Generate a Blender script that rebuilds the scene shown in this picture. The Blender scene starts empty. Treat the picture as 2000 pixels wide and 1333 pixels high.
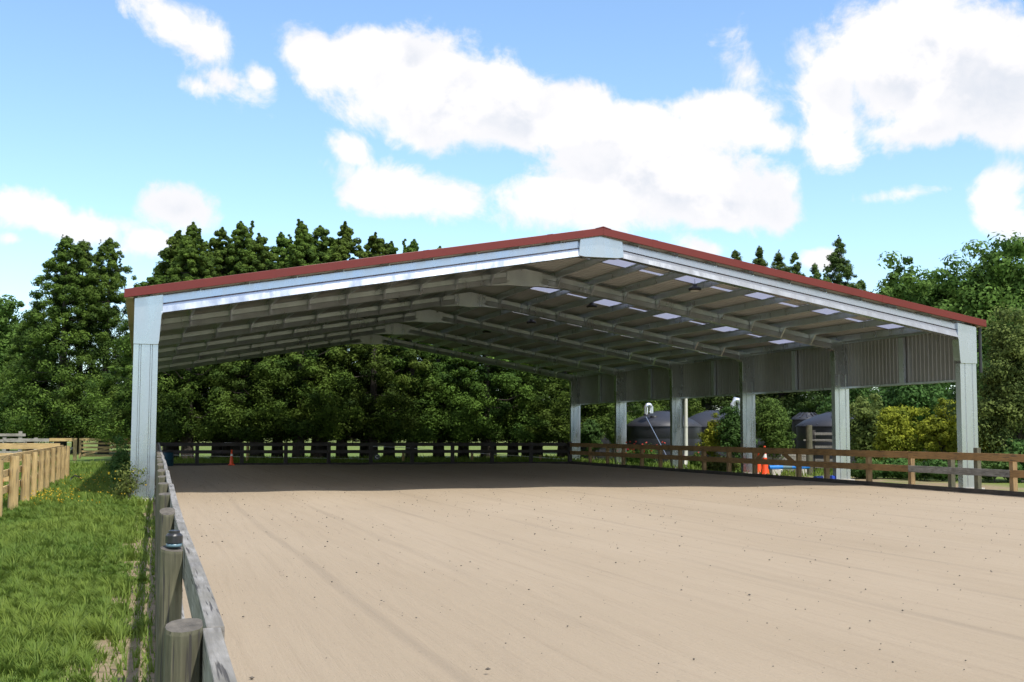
import bpy, math, random
import numpy as np
from mathutils import Matrix, Vector

sc = bpy.context.scene
COL = sc.collection
rad = math.radians

# ------------------------------------------------------------------ camera
F_PX, YAW, PITCH, ROLL = 2340.0, 0.2993, 0.0766, 0.0029
CAM = np.array([0.218, -29.47, 1.60])
_F = np.array([math.sin(YAW)*math.cos(PITCH), math.cos(YAW)*math.cos(PITCH), math.sin(PITCH)])
_R0 = np.array([math.cos(YAW), -math.sin(YAW), 0.0])
_U0 = np.cross(_R0, _F)
_R = _R0*math.cos(ROLL)+_U0*math.sin(ROLL)
_U = -_R0*math.sin(ROLL)+_U0*math.cos(ROLL)
cam = bpy.data.cameras.new('camera')
cam.sensor_width = 36.0
cam.lens = F_PX/2000*36.0
cam.clip_start = 0.1
cam.clip_end = 5000
camo = bpy.data.objects.new('camera', cam)
COL.objects.link(camo)
camo.matrix_world = Matrix(((_R[0], _U[0], -_F[0], CAM[0]), (_R[1], _U[1], -_F[1], CAM[1]),
                            (_R[2], _U[2], -_F[2], CAM[2]), (0, 0, 0, 1)))
sc.camera = camo

def ray(x, y):
    return _F + _R*(x-1000)/F_PX - _U*(y-666.5)/F_PX
def on_ground(x, y, z=0.0):                   # where a sight line meets the ground
    d = ray(x, y); return CAM + d*(z-CAM[2])/d[2]
def on_y(x, y, Y):
    d = ray(x, y); return CAM + d*(Y-CAM[1])/d[1]
def at_dist(x, y, dist):
    return CAM + ray(x, y)*dist

# ------------------------------------------------------------------ light and sky
SUN_TO = Vector((0.24, -0.58, 1.0)).normalized()
SUN_EL = math.asin(SUN_TO.z)
SUN_ROT = math.atan2(SUN_TO.x, SUN_TO.y)
sun = bpy.data.lights.new('sun', 'SUN')
sun.energy = 1.85
sun.angle = rad(1.0)
sun.color = (1.0, 0.955, 0.88)
suno = bpy.data.objects.new('sun', sun)
COL.objects.link(suno)
suno.rotation_euler = SUN_TO.to_track_quat('Z', 'Y').to_euler()
sc.view_settings.view_transform = 'Standard'
sc.view_settings.look = 'None'
sc.view_settings.gamma = 1.0
sc.view_settings.exposure = 1.52
sc.cycles.max_bounces = 8
sc.cycles.transparent_max_bounces = 8

class NT:
    def __init__(s, tree): s.t = tree; s.n = tree.nodes; s.l = tree.links
    def node(s, typ, props=None, **ins):
        nd = s.n.new(typ)
        for k, v in (props or {}).items(): setattr(nd, k, v)
        for k, v in ins.items():
            key = int(k[1:]) if (k[0] == 'i' and k[1:].isdigit()) else k.replace('_', ' ')
            s.set(nd, key, v)
        return nd
    def set(s, nd, key, v):
        sock = nd.inputs[key]
        if isinstance(v, bpy.types.NodeSocket): s.l.new(v, sock)
        elif isinstance(v, bpy.types.Node): s.l.new(v.outputs[0], sock)
        else: sock.default_value = v
    def math(s, op, a, b=None, c=None, clamp=False):
        nd = s.n.new('ShaderNodeMath'); nd.operation = op; nd.use_clamp = clamp
        s.set(nd, 0, a)
        if b is not None: s.set(nd, 1, b)
        if c is not None: s.set(nd, 2, c)
        return nd.outputs[0]
    def noise(s, vec, scale, detail=4, rough=0.5, dist=0.0):
        nd = s.node('ShaderNodeTexNoise', None, Scale=scale, Detail=detail, Roughness=rough, Distortion=dist)
        if vec is not None: s.set(nd, 'Vector', vec)
        return nd.outputs['Fac']
    def maprange(s, v, a, b, c=0.0, d=1.0, smooth=False):
        nd = s.n.new('ShaderNodeMapRange')
        if smooth: nd.interpolation_type = 'SMOOTHSTEP'
        s.set(nd, 0, v); nd.inputs[1].default_value = a; nd.inputs[2].default_value = b
        nd.inputs[3].default_value = c; nd.inputs[4].default_value = d
        return nd.outputs[0]
    def mix(s, f, a, b, mode='MIX'):
        nd = s.n.new('ShaderNodeMix'); nd.data_type = 'RGBA'; nd.blend_type = mode
        s.set(nd, 0, f)
        for i, v in ((6, a), (7, b)):
            if isinstance(v, (tuple, list)): v = tuple(v)+((1,) if len(v) == 3 else ())
            s.set(nd, i, v)
        return nd.outputs[2]
    def mapping(s, vec, loc=(0, 0, 0), rot=(0, 0, 0), scale=(1, 1, 1), typ='POINT'):
        nd = s.n.new('ShaderNodeMapping'); nd.vector_type = typ
        s.set(nd, 0, vec); nd.inputs[1].default_value = loc; nd.inputs[2].default_value = rot; nd.inputs[3].default_value = scale
        return nd.outputs[0]

world = bpy.data.worlds.new('World')
sc.world = world
world.use_nodes = True
W = NT(world.node_tree)
W.n.clear()
sky = W.node('ShaderNodeTexSky', dict(sky_type='NISHITA', sun_disc=False, sun_elevation=SUN_EL, sun_rotation=SUN_ROT,
                                      altitude=0.0, air_density=1.0, dust_density=0.6, ozone_density=1.6))
dirv = W.node('ShaderNodeTexCoord').outputs['Generated']
sep = W.node('ShaderNodeSeparateXYZ', None, Vector=dirv)
azim = W.math('ARCTAN2', sep.outputs[0], sep.outputs[1])
elev = W.math('ARCSINE', sep.outputs[2])
ae = W.node('ShaderNodeCombineXYZ', None, X=azim, Y=elev, Z=0.0).outputs[0]
def direction(px, py):
    d = ray(px, py); d = d/np.linalg.norm(d)
    return math.atan2(d[0], d[1]), math.asin(d[2])
# cumulus banks: where they stand in the sky, half widths and tilt (degrees), weight
CLOUDS = [
    (345, 40, 130, 55, -32, .95), (395, 95, 70, 55, -55, .95), (425, 152, 80, 34, -15, .62), (508, 153, 38, 28, -40, .7), (385, 165, 60, 26, -10, .5),
    (610, 95, 85, 60, -25, 1.1), (760, 120, 210, 85, 0, 1.5), (850, 190, 230, 105, -12, 1.6), (1010, 225, 210, 90, -14, 1.5), (1110, 200, 120, 60, -12, 1.2),
    (770, 370, 150, 52, -12, 1.0), (880, 390, 110, 50, -5, .95), (690, 305, 50, 35, -30, .6),
    (1230, 270, 240, 75, -4, 1.2), (1290, 350, 290, 95, -10, 1.6), (1150, 400, 240, 70, -3, 1.3), (1430, 400, 160, 60, -14, 1.4),
    (1400, 215, 140, 42, 0, .95), (1160, 260, 160, 60, -8, 1.2), (1565, 95, 70, 50, -30, .5), (1480, 140, 80, 50, -20, .38), (1500, 265, 110, 32, -5, .55),
    (1800, 130, 230, 150, -5, 1.7), (1950, 170, 220, 150, -5, 1.5), (1640, 190, 95, 110, 20, 1.0), (1640, 290, 70, 50, 20, .85), (1960, 390, 75, 110, 0, 1.1),
    (1830, 250, 190, 60, 0, 1.2), (350, 410, 115, 58, -4, 1.4), (90, 420, 120, 40, -6, .85), (200, 440, 110, 32, 10, .6), (290, 470, 70, 40, 20, .75),
    (1370, 480, 70, 26, -10, .8), (1605, 508, 45, 26, 0, .9), (1780, 378, 110, 14, 3, .42), (30, 395, 70, 35, -5, .9), (20, 468, 36, 13, 0, .55),
]
dens = None
for (px, py, sx, sy, tilt, w) in CLOUDS:
    a0, e0 = direction(px, py)
    m = W.mapping(ae, (a0, e0, 0), (0, 0, rad(tilt)), (sx/F_PX, sy/F_PX, 1.0), 'TEXTURE')
    ln = W.node('ShaderNodeVectorMath', dict(operation='LENGTH'), i0=m).outputs['Value']
    v = W.math('MULTIPLY_ADD', ln, -w, w)
    if dens is None: dens = v
    else:
        mm = W.math('SMOOTH_MAX', dens, v, 0.15); dens = mm
# scattered cloud over the rest of the sky
gen = W.noise(W.mapping(dirv, (2.3, 1.1, 0.4), (0, 0, 0), (1, 1, 2.0)), 2.2, 3, .55)
behind = W.maprange(W.math('COSINE', W.math('SUBTRACT', azim, 0.30)), 0.90, 0.55, 0.0, 1.0, True)
genm = W.math('MULTIPLY', W.maprange(gen, .46, .60, -.6, .75), behind)
high = W.maprange(sep.outputs[2], .42, .55, 0.0, 1.0, True)
genh = W.math('MULTIPLY', W.maprange(gen, .48, .62, -.6, .6), high)
dens = W.math('MAXIMUM', dens, W.math('MAXIMUM', W.math('SUBTRACT', W.math('MULTIPLY', genm, .0), W.math('MULTIPLY', W.math('SUBTRACT', 1.0, behind), 2.0)),
                                         W.math('SUBTRACT', genh, W.math('MULTIPLY', W.math('SUBTRACT', 1.0, high), 2.0))))
for (az, el, sa, se, w) in ((142, 24, 26, 26, 1.3), (100, 35, 30, 20, 1.0), (-70, 30, 35, 16, .9), (170, 62, 60, 18, 1.6), (-120, 16, 45, 15, 1.4), (66, 16, 18, 14, 1.3), (-40, 18, 20, 16, 1.2), (105, 14, 22, 14, 1.2)):  # unseen cloud banks added for steel reflections and fill light under the roof
    m = W.mapping(ae, (rad(az), rad(el), 0), (0, 0, 0), (rad(sa), rad(se), 1.0), 'TEXTURE')
    ln = W.node('ShaderNodeVectorMath', dict(operation='LENGTH'), i0=m).outputs['Value']
    dens = W.math('MAXIMUM', dens, W.math('MULTIPLY_ADD', ln, -w, w))
fb = W.noise(W.mapping(dirv, (0.2, 0.7, 0.1), (0, 0, 0), (1, 1, 1.25)), 9.0, 9, .56, .25)
fine = W.noise(dirv, 38.0, 6, .6, .3)
shape = W.math('ADD', dens, W.math('ADD', W.math('MULTIPLY', W.math('SUBTRACT', fb, .5), 1.7), W.math('MULTIPLY', W.math('SUBTRACT', W.noise(dirv, 21.0, 8, .62, .4), .5), 1.9)))
shape = W.math('ADD', shape, W.math('MULTIPLY', W.math('SUBTRACT', fine, .5), .55))
mask = W.maprange(shape, -.04, .54, 0.0, 1.0, True)
fb2 = W.noise(W.mapping(dirv, (0.2, 0.7, 0.135), (0, 0, 0), (1, 1, 1.25)), 9.0, 6, .5, .25)
shade = W.maprange(W.math('SUBTRACT', fb2, fb), -.05, .09, 0.0, 1.0, True)
deep = W.maprange(shape, .5, 1.7, 0.0, 1.0, True)
shade = W.math('MULTIPLY', shade, W.math('MULTIPLY_ADD', deep, .75, .35), None, True)
ccol = W.mix(shade, (1.05, 1.03, 1.04), (.79, .83, .91))
skc = W.mix(1.0, sky.outputs[0], (.96, 1.06, 1.12), 'MULTIPLY')
bg1 = W.node('ShaderNodeBackground', None, Color=skc, Strength=0.077)
bg2 = W.node('ShaderNodeBackground', None, Color=ccol, Strength=0.352)
mx = W.node('ShaderNodeMixShader', None, i0=mask, i1=bg1, i2=bg2)
wo = W.node('ShaderNodeOutputWorld'); W.l.new(mx.outputs[0], wo.inputs[0])

# ------------------------------------------------------------------ materials
def new_mat(name):
    m = bpy.data.materials.new(name); m.use_nodes = True
    t = NT(m.node_tree); t.n.clear()
    out = t.node('ShaderNodeOutputMaterial')
    b = t.node('ShaderNodeBsdfPrincipled')
    t.l.new(b.outputs[0], out.inputs[0])
    co = t.node('ShaderNodeTexCoord').outputs['Object']
    return m, t, b, out, co
def bump(t, b, h, strength=.3, dist=.02):
    bp = t.node('ShaderNodeBump', None, Strength=strength, Distance=dist, Height=h)
    t.l.new(bp.outputs[0], b.inputs['Normal'])

def mat_galv(name, tone=.62, rough=.36, metal=.85, hue=(.83, .87, .915)):
    m, t, b, o, co = new_mat(name)
    v = t.node('ShaderNodeTexVoronoi', None, Vector=co, Scale=38.0)
    n2 = t.noise(t.mapping(co, scale=(1, 1, .25)), 3.0, 5, .6)
    f = t.math('MULTIPLY_ADD', v.outputs['Color'], .09, t.math('MULTIPLY', n2, .35))
    c = t.mix(t.maprange(f, .1, .42), [tone*h*.96 for h in hue], [min(1, tone*h*1.28) for h in hue])
    t.set(b, 'Base Color', c); b.inputs['Metallic'].default_value = metal
    t.set(b, 'Roughness', t.maprange(n2, .3, .7, rough-.06, rough+.12))
    bump(t, b, t.noise(co, 1.6, 3, .5), .04, .02)
    return m
def mat_plain(name, col, rough=.6, metal=0.0, var=.15, scale=6.0, bmp=.1):
    m, t, b, o, co = new_mat(name)
    n = t.noise(co, scale, 6, .6)
    t.set(b, 'Base Color', t.mix(t.maprange(n, .3, .7), [c*(1-var) for c in col], [min(1, c*(1+var)) for c in col]))
    b.inputs['Roughness'].default_value = rough; b.inputs['Metallic'].default_value = metal
    if bmp: bump(t, b, t.noise(co, scale*6, 4, .6), bmp, .01)
    return m
def mat_wood(name, c1, c2, crack=(.05, .045, .04), axis=2, scale=1.0, rough=.85, moss=None):
    m, t, b, o, co = new_mat(name)
    oi = t.node('ShaderNodeObjectInfo').outputs['Random']
    off = t.node('ShaderNodeCombineXYZ', None, X=t.math('MULTIPLY', oi, 37.0), Y=t.math('MULTIPLY', oi, 11.0), Z=oi).outputs[0]
    cv = t.node('ShaderNodeVectorMath', dict(operation='ADD'), i0=co, i1=off).outputs[0]
    s = [55*scale]*3; s[axis] = 3.6*scale
    g = t.noise(t.mapping(cv, scale=s), 1.0, 7, .62, .6)
    blot = t.noise(cv, 1.7, 5, .6)
    c = t.mix(t.maprange(g, .3, .7), c1, c2)
    c = t.mix(t.maprange(blot, .42, .7, 0, .6), c, [x*.62 for x in c1])
    if moss: c = t.mix(t.maprange(t.noise(cv, 3.1, 5, .65), .45, .68, 0, .55), c, moss)
    s2 = [75*scale]*3; s2[axis] = 2.4*scale
    ck = t.noise(t.mapping(cv, scale=s2), 1.0, 3, .5, .2)
    ckm = t.maprange(ck, .60, .66)
    c = t.mix(ckm, c, crack)
    t.set(b, 'Base Color', c); b.inputs['Roughness'].default_value = rough
    bump(t, b, t.math('SUBTRACT', g, t.math('MULTIPLY', ckm, .6)), .5, .008)
    return m
def mat_leaf(name, dark, light, trans=.3, rough=.7):
    m, t, b, o, co = new_mat(name)
    at = t.node('ShaderNodeAttribute', dict(attribute_name='tint'))
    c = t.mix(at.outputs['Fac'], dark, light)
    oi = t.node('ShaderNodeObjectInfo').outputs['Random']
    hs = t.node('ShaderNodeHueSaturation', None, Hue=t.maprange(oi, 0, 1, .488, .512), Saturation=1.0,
                Value=t.maprange(oi, 0, 1, .86, 1.14), Color=c)
    t.set(b, 'Base Color', hs.outputs[0]); b.inputs['Roughness'].default_value = rough
    b.inputs['Specular IOR Level'].default_value = .12
    tr = t.node('ShaderNodeBsdfTranslucent', None, Color=hs.outputs[0])
    ms = t.node('ShaderNodeMixShader', None, i0=trans, i1=b.outputs[0], i2=tr.outputs[0])
    t.l.new(ms.outputs[0], o.inputs[0])
    return m

M = {}
M['galv'] = mat_galv('galvanised steel', .56, .25, .95)
M['galv_in'] = mat_galv('galvanised purlin steel', .72, .30, .85, (.80, .86, .93))
M['galv_wall'] = mat_plain('zinc fascia sheet', (.30, .30, .30), .45, .55, .1, 1.2, .05)
M['roof_under'] = mat_plain('pale underside of roof sheet', (.46, .465, .46), .55, .15, .08, .8, .03)
M['red'] = mat_plain('red painted steel', (.140, .015, .009), .38, .0, .06, 1.5, .03)
M['tan'] = mat_plain('cream gutter paint', (.42, .34, .22), .5)
M['blackm'] = mat_plain('black painted metal', (.02, .02, .022), .4)
M['pvc'] = mat_plain('white plastic pipe', (.62, .62, .55), .4, 0, .05)
M['concrete'] = mat_plain('concrete', (.50, .47, .42), .9, 0, .2, 9, .3)
M['wood_grey'] = mat_wood('weathered grey timber', (.15, .14, .125), (.36, .345, .32), axis=1, moss=(.13, .12, .09))
M['wood_post'] = mat_wood('mossy treated post', (.065, .060, .038), (.20, .185, .12), moss=(.068, .078, .036))
M['endgrain'] = mat_plain('weathered end grain', (.10, .088, .072), .9, 0, .45, 30, .4)
M['wood_brown'] = mat_wood('brown treated rail', (.24, .135, .05), (.40, .235, .095), axis=1)
M['wood_brown_post'] = mat_wood('brown treated post', (.24, .15, .07), (.40, .27, .13))
M['wood_dark_x'] = mat_wood('rail with painted shade', (.035, .03, .028), (.075, .066, .06), axis=0)  # brown timber with the shade under the roof put into its colour
M['wood_dark'] = mat_wood('post with painted shade', (.032, .028, .026), (.07, .062, .056))  # same brown, darkened in colour for the roof's shade
M['wood_dark_y'] = mat_wood('dark kick board', (.035, .03, .025), (.09, .075, .06), axis=1)
M['wood_new'] = mat_wood('new yellow timber post', (.34, .235, .10), (.56, .41, .19))
M['wood_new_x'] = mat_wood('new yellow timber rail', (.42, .29, .12), (.62, .44, .20), axis=0)
M['wood_new_y'] = mat_wood('new yellow timber side rail', (.42, .29, .12), (.62, .44, .20), axis=1)
M['wood_old'] = mat_wood('old silver timber', (.20, .185, .16), (.40, .37, .33), axis=0)
M['tank'] = mat_plain('dark plastic tank', (.016, .016, .020), .42, 0, .1, 1.2, .05)
M['tank_lid'] = mat_plain('lighter tank roof', (.026, .027, .034), .5, 0, .12, 1.5, .05)  # slightly lighter and bluer tone than the tank body
M['duct'] = mat_galv('shiny duct foil', .85, .28, .7)
M['orange'] = mat_plain('orange cone plastic', (.85, .085, .015), .45, 0, .06)
M['white'] = mat_plain('white plastic', (.75, .74, .70), .45, 0, .06)
M['blue'] = mat_plain('blue painted pole', (.02, .20, .62), .4)
M['navy'] = mat_plain('dark blue painted pole', (.015, .05, .32), .4)
M['teal'] = mat_plain('teal plastic drum', (.01, .07, .11), .5)
M['cap_blue'] = mat_plain('pale blue band', (.11, .19, .23), .35)
M['bark'] = mat_wood('conifer bark', (.03, .024, .02), (.07, .056, .045), scale=.35)
M['bark2'] = mat_wood('grey brown bark', (.08, .065, .05), (.17, .14, .11), scale=.35)
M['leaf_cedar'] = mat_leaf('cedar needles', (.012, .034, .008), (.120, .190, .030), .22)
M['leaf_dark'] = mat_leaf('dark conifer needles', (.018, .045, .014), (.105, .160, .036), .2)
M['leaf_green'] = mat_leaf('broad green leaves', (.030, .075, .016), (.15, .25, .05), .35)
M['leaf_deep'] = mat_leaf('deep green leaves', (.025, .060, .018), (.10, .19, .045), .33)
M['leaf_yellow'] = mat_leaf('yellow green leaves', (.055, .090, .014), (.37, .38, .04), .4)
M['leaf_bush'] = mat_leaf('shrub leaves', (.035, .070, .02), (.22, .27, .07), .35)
M['petal_red'] = mat_leaf('red petals', (.55, .05, .06), (.75, .12, .12), .3)
M['petal_yellow'] = mat_leaf('yellow petals', (.70, .48, .03), (.80, .62, .08), .3)
M['petal_pink'] = mat_leaf('pink blossom', (.38, .04, .06), (.5, .10, .10), .3)
M['grass'] = mat_leaf('grass blades', (.050, .115, .018), (.215, .275, .050), .42, .5)

def mat_skylight():
    m, t, b, o, co = new_mat('translucent roof sheet')
    tr = t.node('ShaderNodeBsdfTranslucent', None, Color=(.27, .285, .38, 1))
    t.set(b, 'Base Color', (.5, .5, .55, 1)); b.inputs['Roughness'].default_value = .35
    ms = t.node('ShaderNodeMixShader', None, i0=.62, i1=b.outputs[0], i2=tr.outputs[0])
    t.l.new(ms.outputs[0], o.inputs[0]); return m
M['skylight'] = mat_skylight()

def mat_sand():
    m, t, b, o, co = new_mat('arena sand')
    big = t.noise(t.mapping(co, scale=(.35, .09, 1)), 1.0, 5, .55, .4)
    mid = t.noise(t.mapping(co, scale=(6.5, .30, 1)), 1.0, 6, .66, .5)
    grain = t.noise(co, 42, 5, .75)
    c = t.mix(t.maprange(big, .3, .7), (.296, .236, .165), (.345, .280, .203))
    c = t.mix(t.maprange(mid, .50, .76, 0, .42), c, (.235, .185, .13))
    c = t.mix(t.maprange(grain, .3, .75, 0, .35), c, (.42, .34, .25))
    # wheel lines pulled along the arena by the harrow
    wv = t.node('ShaderNodeTexWave', dict(wave_type='BANDS', bands_direction='X'), Vector=co, Scale=.21, Distortion=1.1, Detail=2.0, Detail_Scale=.25)
    ln = t.maprange(wv.outputs['Fac'], .965, 1.0, 0, .30)
    ln = t.math('MULTIPLY', ln, t.maprange(t.noise(t.mapping(co, scale=(1.2, .12, 1)), 1.0, 4, .6), .38, .6))
    c = t.mix(ln, c, (.20, .165, .125))
    # rubber crumbs and small stones
    vo = t.node('ShaderNodeTexVoronoi', None, Vector=co, Scale=5.0)
    vs = t.math('MULTIPLY', t.maprange(vo.outputs['Distance'], .085, .045), t.maprange(t.noise(co, .9, 3, .6), .42, .55))
    rnd = t.math('GREATER_THAN', t.node('ShaderNodeSeparateColor', None, Color=vo.outputs['Color']).outputs[0], .55)
    c = t.mix(t.math('MULTIPLY', t.math('MULTIPLY', vs, rnd), .55), c, (.10, .09, .08))
    t.set(b, 'Base Color', c); b.inputs['Roughness'].default_value = .95
    b.inputs['Specular IOR Level'].default_value = .15
    h = t.math('ADD', t.math('MULTIPLY', mid, 1.0), t.math('MULTIPLY', grain, .35))
    h = t.math('SUBTRACT', h, ln)
    bump(t, b, h, .8, .035)
    return m
M['sand'] = mat_sand()

def mat_ground():
    m, t, b, o, co = new_mat('paddock ground')
    n1 = t.noise(co, .35, 6, .6); n2 = t.noise(co, 7, 6, .7); n3 = t.noise(co, .06, 4, .5)
    g = t.mix(t.maprange(n1, .3, .7), (.060, .115, .020), (.125, .19, .035))
    g = t.mix(t.maprange(n2, .3, .75, 0, .6), g, (.17, .22, .06))
    g = t.mix(t.maprange(n3, .45, .7, 0, .45), g, (.22, .21, .07))
    sp = t.node('ShaderNodeSeparateXYZ', None, Vector=co)
    far = t.maprange(sp.outputs[1], 45, 110, 0, .55, True)
    g = t.mix(far, g, (.15, .165, .045))
    # trodden soil beside the old fence and under the shed's right side
    dx = t.math('ABSOLUTE', t.math('SUBTRACT', sp.outputs[0], t.math('MULTIPLY_ADD', sp.outputs[1], .0112, .50)))
    e = t.math('ADD', dx, t.math('MULTIPLY', t.math('SUBTRACT', t.noise(co, 1.6, 5, .65), .5), 1.6))
    soil = t.maprange(e, .55, .20, 0, 1, True)
    rx = t.math('MULTIPLY', t.maprange(sp.outputs[0], 20.5, 22.5), t.maprange(sp.outputs[0], 27, 25))
    rx = t.math('MULTIPLY', rx, t.maprange(t.noise(co, .5, 5, .6), .36, .50))
    rx = t.math('MULTIPLY', rx, t.maprange(sp.outputs[1], 17, 14))
    soil = t.math('MAXIMUM', soil, rx)
    sc_ = t.mix(t.maprange(n2, .3, .7), (.17, .125, .075), (.33, .26, .17))
    c = t.mix(soil, g, sc_)
    t.set(b, 'Base Color', c); b.inputs['Roughness'].default_value = .95
    b.inputs['Specular IOR Level'].default_value = .15
    bump(t, b, n2, .6, .04)
    return m
M['ground'] = mat_ground()
M['dirt'] = mat_plain('bare dirt', (.36, .25, .16), .95, 0, .25, 2.0, .5)

# ------------------------------------------------------------------ mesh helpers
def wloc(o):
    v = Vector((0, 0, 0))
    while o is not None: v += o.location; o = o.parent
    return v
def tag(o, label=None, cat=None, group=None, kind=None):
    if label: o['label'] = label
    if cat: o['category'] = cat
    if group: o['group'] = group
    if kind: o['kind'] = kind
    return o
def thing(name, label, cat, loc=(0, 0, 0), group=None):
    o = bpy.data.objects.new(name, None); COL.objects.link(o)
    o.empty_display_size = .2
    o.location = tuple(float(a) for a in loc)
    return tag(o, label, cat, group)

class MB:
    def __init__(s): s.v = []; s.f = []; s.sm = []
    def add(s, vs, fs, smooth=False):
        n = len(s.v); s.v += [tuple(map(float, v)) for v in vs]
        s.f += [tuple(i+n for i in f) for f in fs]; s.sm += [smooth]*len(fs); return s
    def box(s, x0, x1, y0, y1, z0, z1):
        vs = [(x, y, z) for z in (z0, z1) for y in (y0, y1) for x in (x0, x1)]
        return s.add(vs, [(0, 2, 3, 1), (4, 5, 7, 6), (0, 1, 5, 4), (2, 6, 7, 3), (0, 4, 6, 2), (1, 3, 7, 5)])
    def beam(s, a, b, w, h, up=(0, 0, 1), jit=0):
        a = Vector(a); b = Vector(b); d = (b-a).normalized(); up = Vector(up)
        sd = d.cross(up).normalized(); u = sd.cross(d).normalized()
        vs = []
        for p in (a, b):
            for (i, j) in ((-1, -1), (1, -1), (1, 1), (-1, 1)):
                vs.append(p+sd*(i*w/2)+u*(j*h/2))
        return s.add(vs, [(3, 2, 1, 0), (4, 5, 6, 7), (0, 1, 5, 4), (1, 2, 6, 5), (2, 3, 7, 6), (3, 0, 4, 7)])
    def tube(s, pts, rs, n=10, caps=True):
        pts = [Vector(p) for p in pts]
        if not hasattr(rs, '__len__'): rs = [rs]*len(pts)
        vs = []; 
        for i, p in enumerate(pts):
            d = (pts[min(i+1, len(pts)-1)]-pts[max(i-1, 0)]).normalized()
            ref = Vector((0, 0, 1)) if abs(d.z) < .9 else Vector((0, 1, 0))
            a = d.cross(ref).normalized(); b = d.cross(a)
            for k in range(n):
                t = 2*math.pi*k/n; vs.append(p+(a*math.cos(t)+b*math.sin(t))*rs[i])
        fs = [(i*n+k, i*n+(k+1) % n, (i+1)*n+(k+1) % n, (i+1)*n+k) for i in range(len(pts)-1) for k in range(n)]
        s.add(vs, fs, True)
        if caps: s.add(vs[:n], [tuple(range(n))]); s.add(vs[-n:], [tuple(range(n))[::-1]])
        return s
    def lathe(s, c, prof, n=24, smooth=True):
        c = Vector(c); vs = []
        for (r, z) in prof:
            for k in range(n):
                t = 2*math.pi*k/n; vs.append(c+Vector((math.cos(t)*r, math.sin(t)*r, z)))
        fs = [(i*n+k, i*n+(k+1) % n, (i+1)*n+(k+1) % n, (i+1)*n+k) for i in range(len(prof)-1) for k in range(n)]
        return s.add(vs, fs, smooth)
    def prism(s, poly, fn0, fn1):           # poly of 2-tuples; fn maps to 3D at either end
        n = len(poly)
        vs = [fn0(*p) for p in poly]+[fn1(*p) for p in poly]
        fs = [tuple(range(n))[::-1], tuple(range(n, 2*n))]+[(i, (i+1) % n, (i+1) % n+n, i+n) for i in range(n)]
        return s.add(vs, fs)
    def build(s, name, mat, parent=None, loc=None, bevel=0, label=None):
        me = bpy.data.meshes.new(name)
        off = wloc(parent) if parent else Vector(loc or (0, 0, 0))
        me.from_pydata([(v[0]-off[0], v[1]-off[1], v[2]-off[2]) for v in s.v], [], s.f)
        me.polygons.foreach_set('use_smooth', s.sm)
        me.materials.append(mat)
        o = bpy.data.objects.new(name, me); COL.objects.link(o)
        if parent: o.parent = parent
        elif loc is not None: o.location = tuple(float(a) for a in loc)
        if bevel:
            md = o.modifiers.new('bevel', 'BEVEL'); md.width = bevel; md.segments = 2; md.limit_method = 'ANGLE'
        if label: o['label'] = label
        return o

def np_mesh(name, v, f, mat, tint=None, smooth=False):
    me = bpy.data.meshes.new(name)
    k = f.shape[1]
    me.vertices.add(len(v)); me.vertices.foreach_set('co', v.astype(np.float32).ravel())
    me.loops.add(f.size); me.loops.foreach_set('vertex_index', f.astype(np.int32).ravel())
    me.polygons.add(len(f)); me.polygons.foreach_set('loop_start', (np.arange(len(f))*k).astype(np.int32))
    if smooth: me.polygons.foreach_set('use_smooth', np.ones(len(f), bool))
    me.update(calc_edges=True)
    if tint is not None:
        a = me.attributes.new('tint', 'FLOAT', 'POINT'); a.data.foreach_set('value', tint.astype(np.float32))
    me.materials.append(mat)
    return me
def norm(a): return a/np.maximum(np.linalg.norm(a, axis=1, keepdims=True), 1e-9)
def leaf_cards(c, d, L, Wd, tint, rng, nrm=None):      # rhombic leaves: centre, long axis, length, width
    r = norm(rng.normal(size=c.shape)) if nrm is None else nrm; d = norm(d)
    s = norm(np.cross(d, r)); L = L[:, None]; Wd = Wd[:, None]
    n = np.cross(d, s)
    v = np.stack([c-d*L*.5, c+s*Wd*.5-d*L*.06+n*Wd*.12, c+d*L*.5, c-s*Wd*.5-d*L*.06+n*Wd*.12], 1).reshape(-1, 3)
    f = np.arange(len(c)*4).reshape(-1, 4)
    return v, f, np.repeat(tint, 4)
def clump_leaves(cc, cr, per, leaf, rng, up=.5, tintc=None, squash=.85, wide=.45):
    # cc clump centres, cr radii
    n = len(cc); idx = np.repeat(np.arange(n), per)
    dv = norm(rng.normal(size=(n*per, 3)))
    rr = rng.random(n*per)**.45
    off = dv*rr[:, None]*cr[idx][:, None]; off[:, 2] *= squash
    c = cc[idx]+off
    nr = dv*1.0+rng.normal(size=dv.shape)*.25; nr[:, 2] += .25
    d = np.cross(norm(nr), rng.normal(size=dv.shape)); d[:, 2] += up*.35
    L = leaf*(.6+.8*rng.random(n*per))*np.clip(cr[idx]/.38, .45, 1.0 if leaf > .1 else 1.0)
    if leaf < .15: L = leaf*(.6+.8*rng.random(n*per))
    Wd = L*wide*(.7+.6*rng.random(n*per))
    return_n = norm(nr)
    base = (rng.random(n) if tintc is None else tintc)[idx]
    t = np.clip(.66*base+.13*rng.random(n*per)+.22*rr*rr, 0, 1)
    return leaf_cards(c, d, L, Wd, t, rng, return_n)

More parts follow.
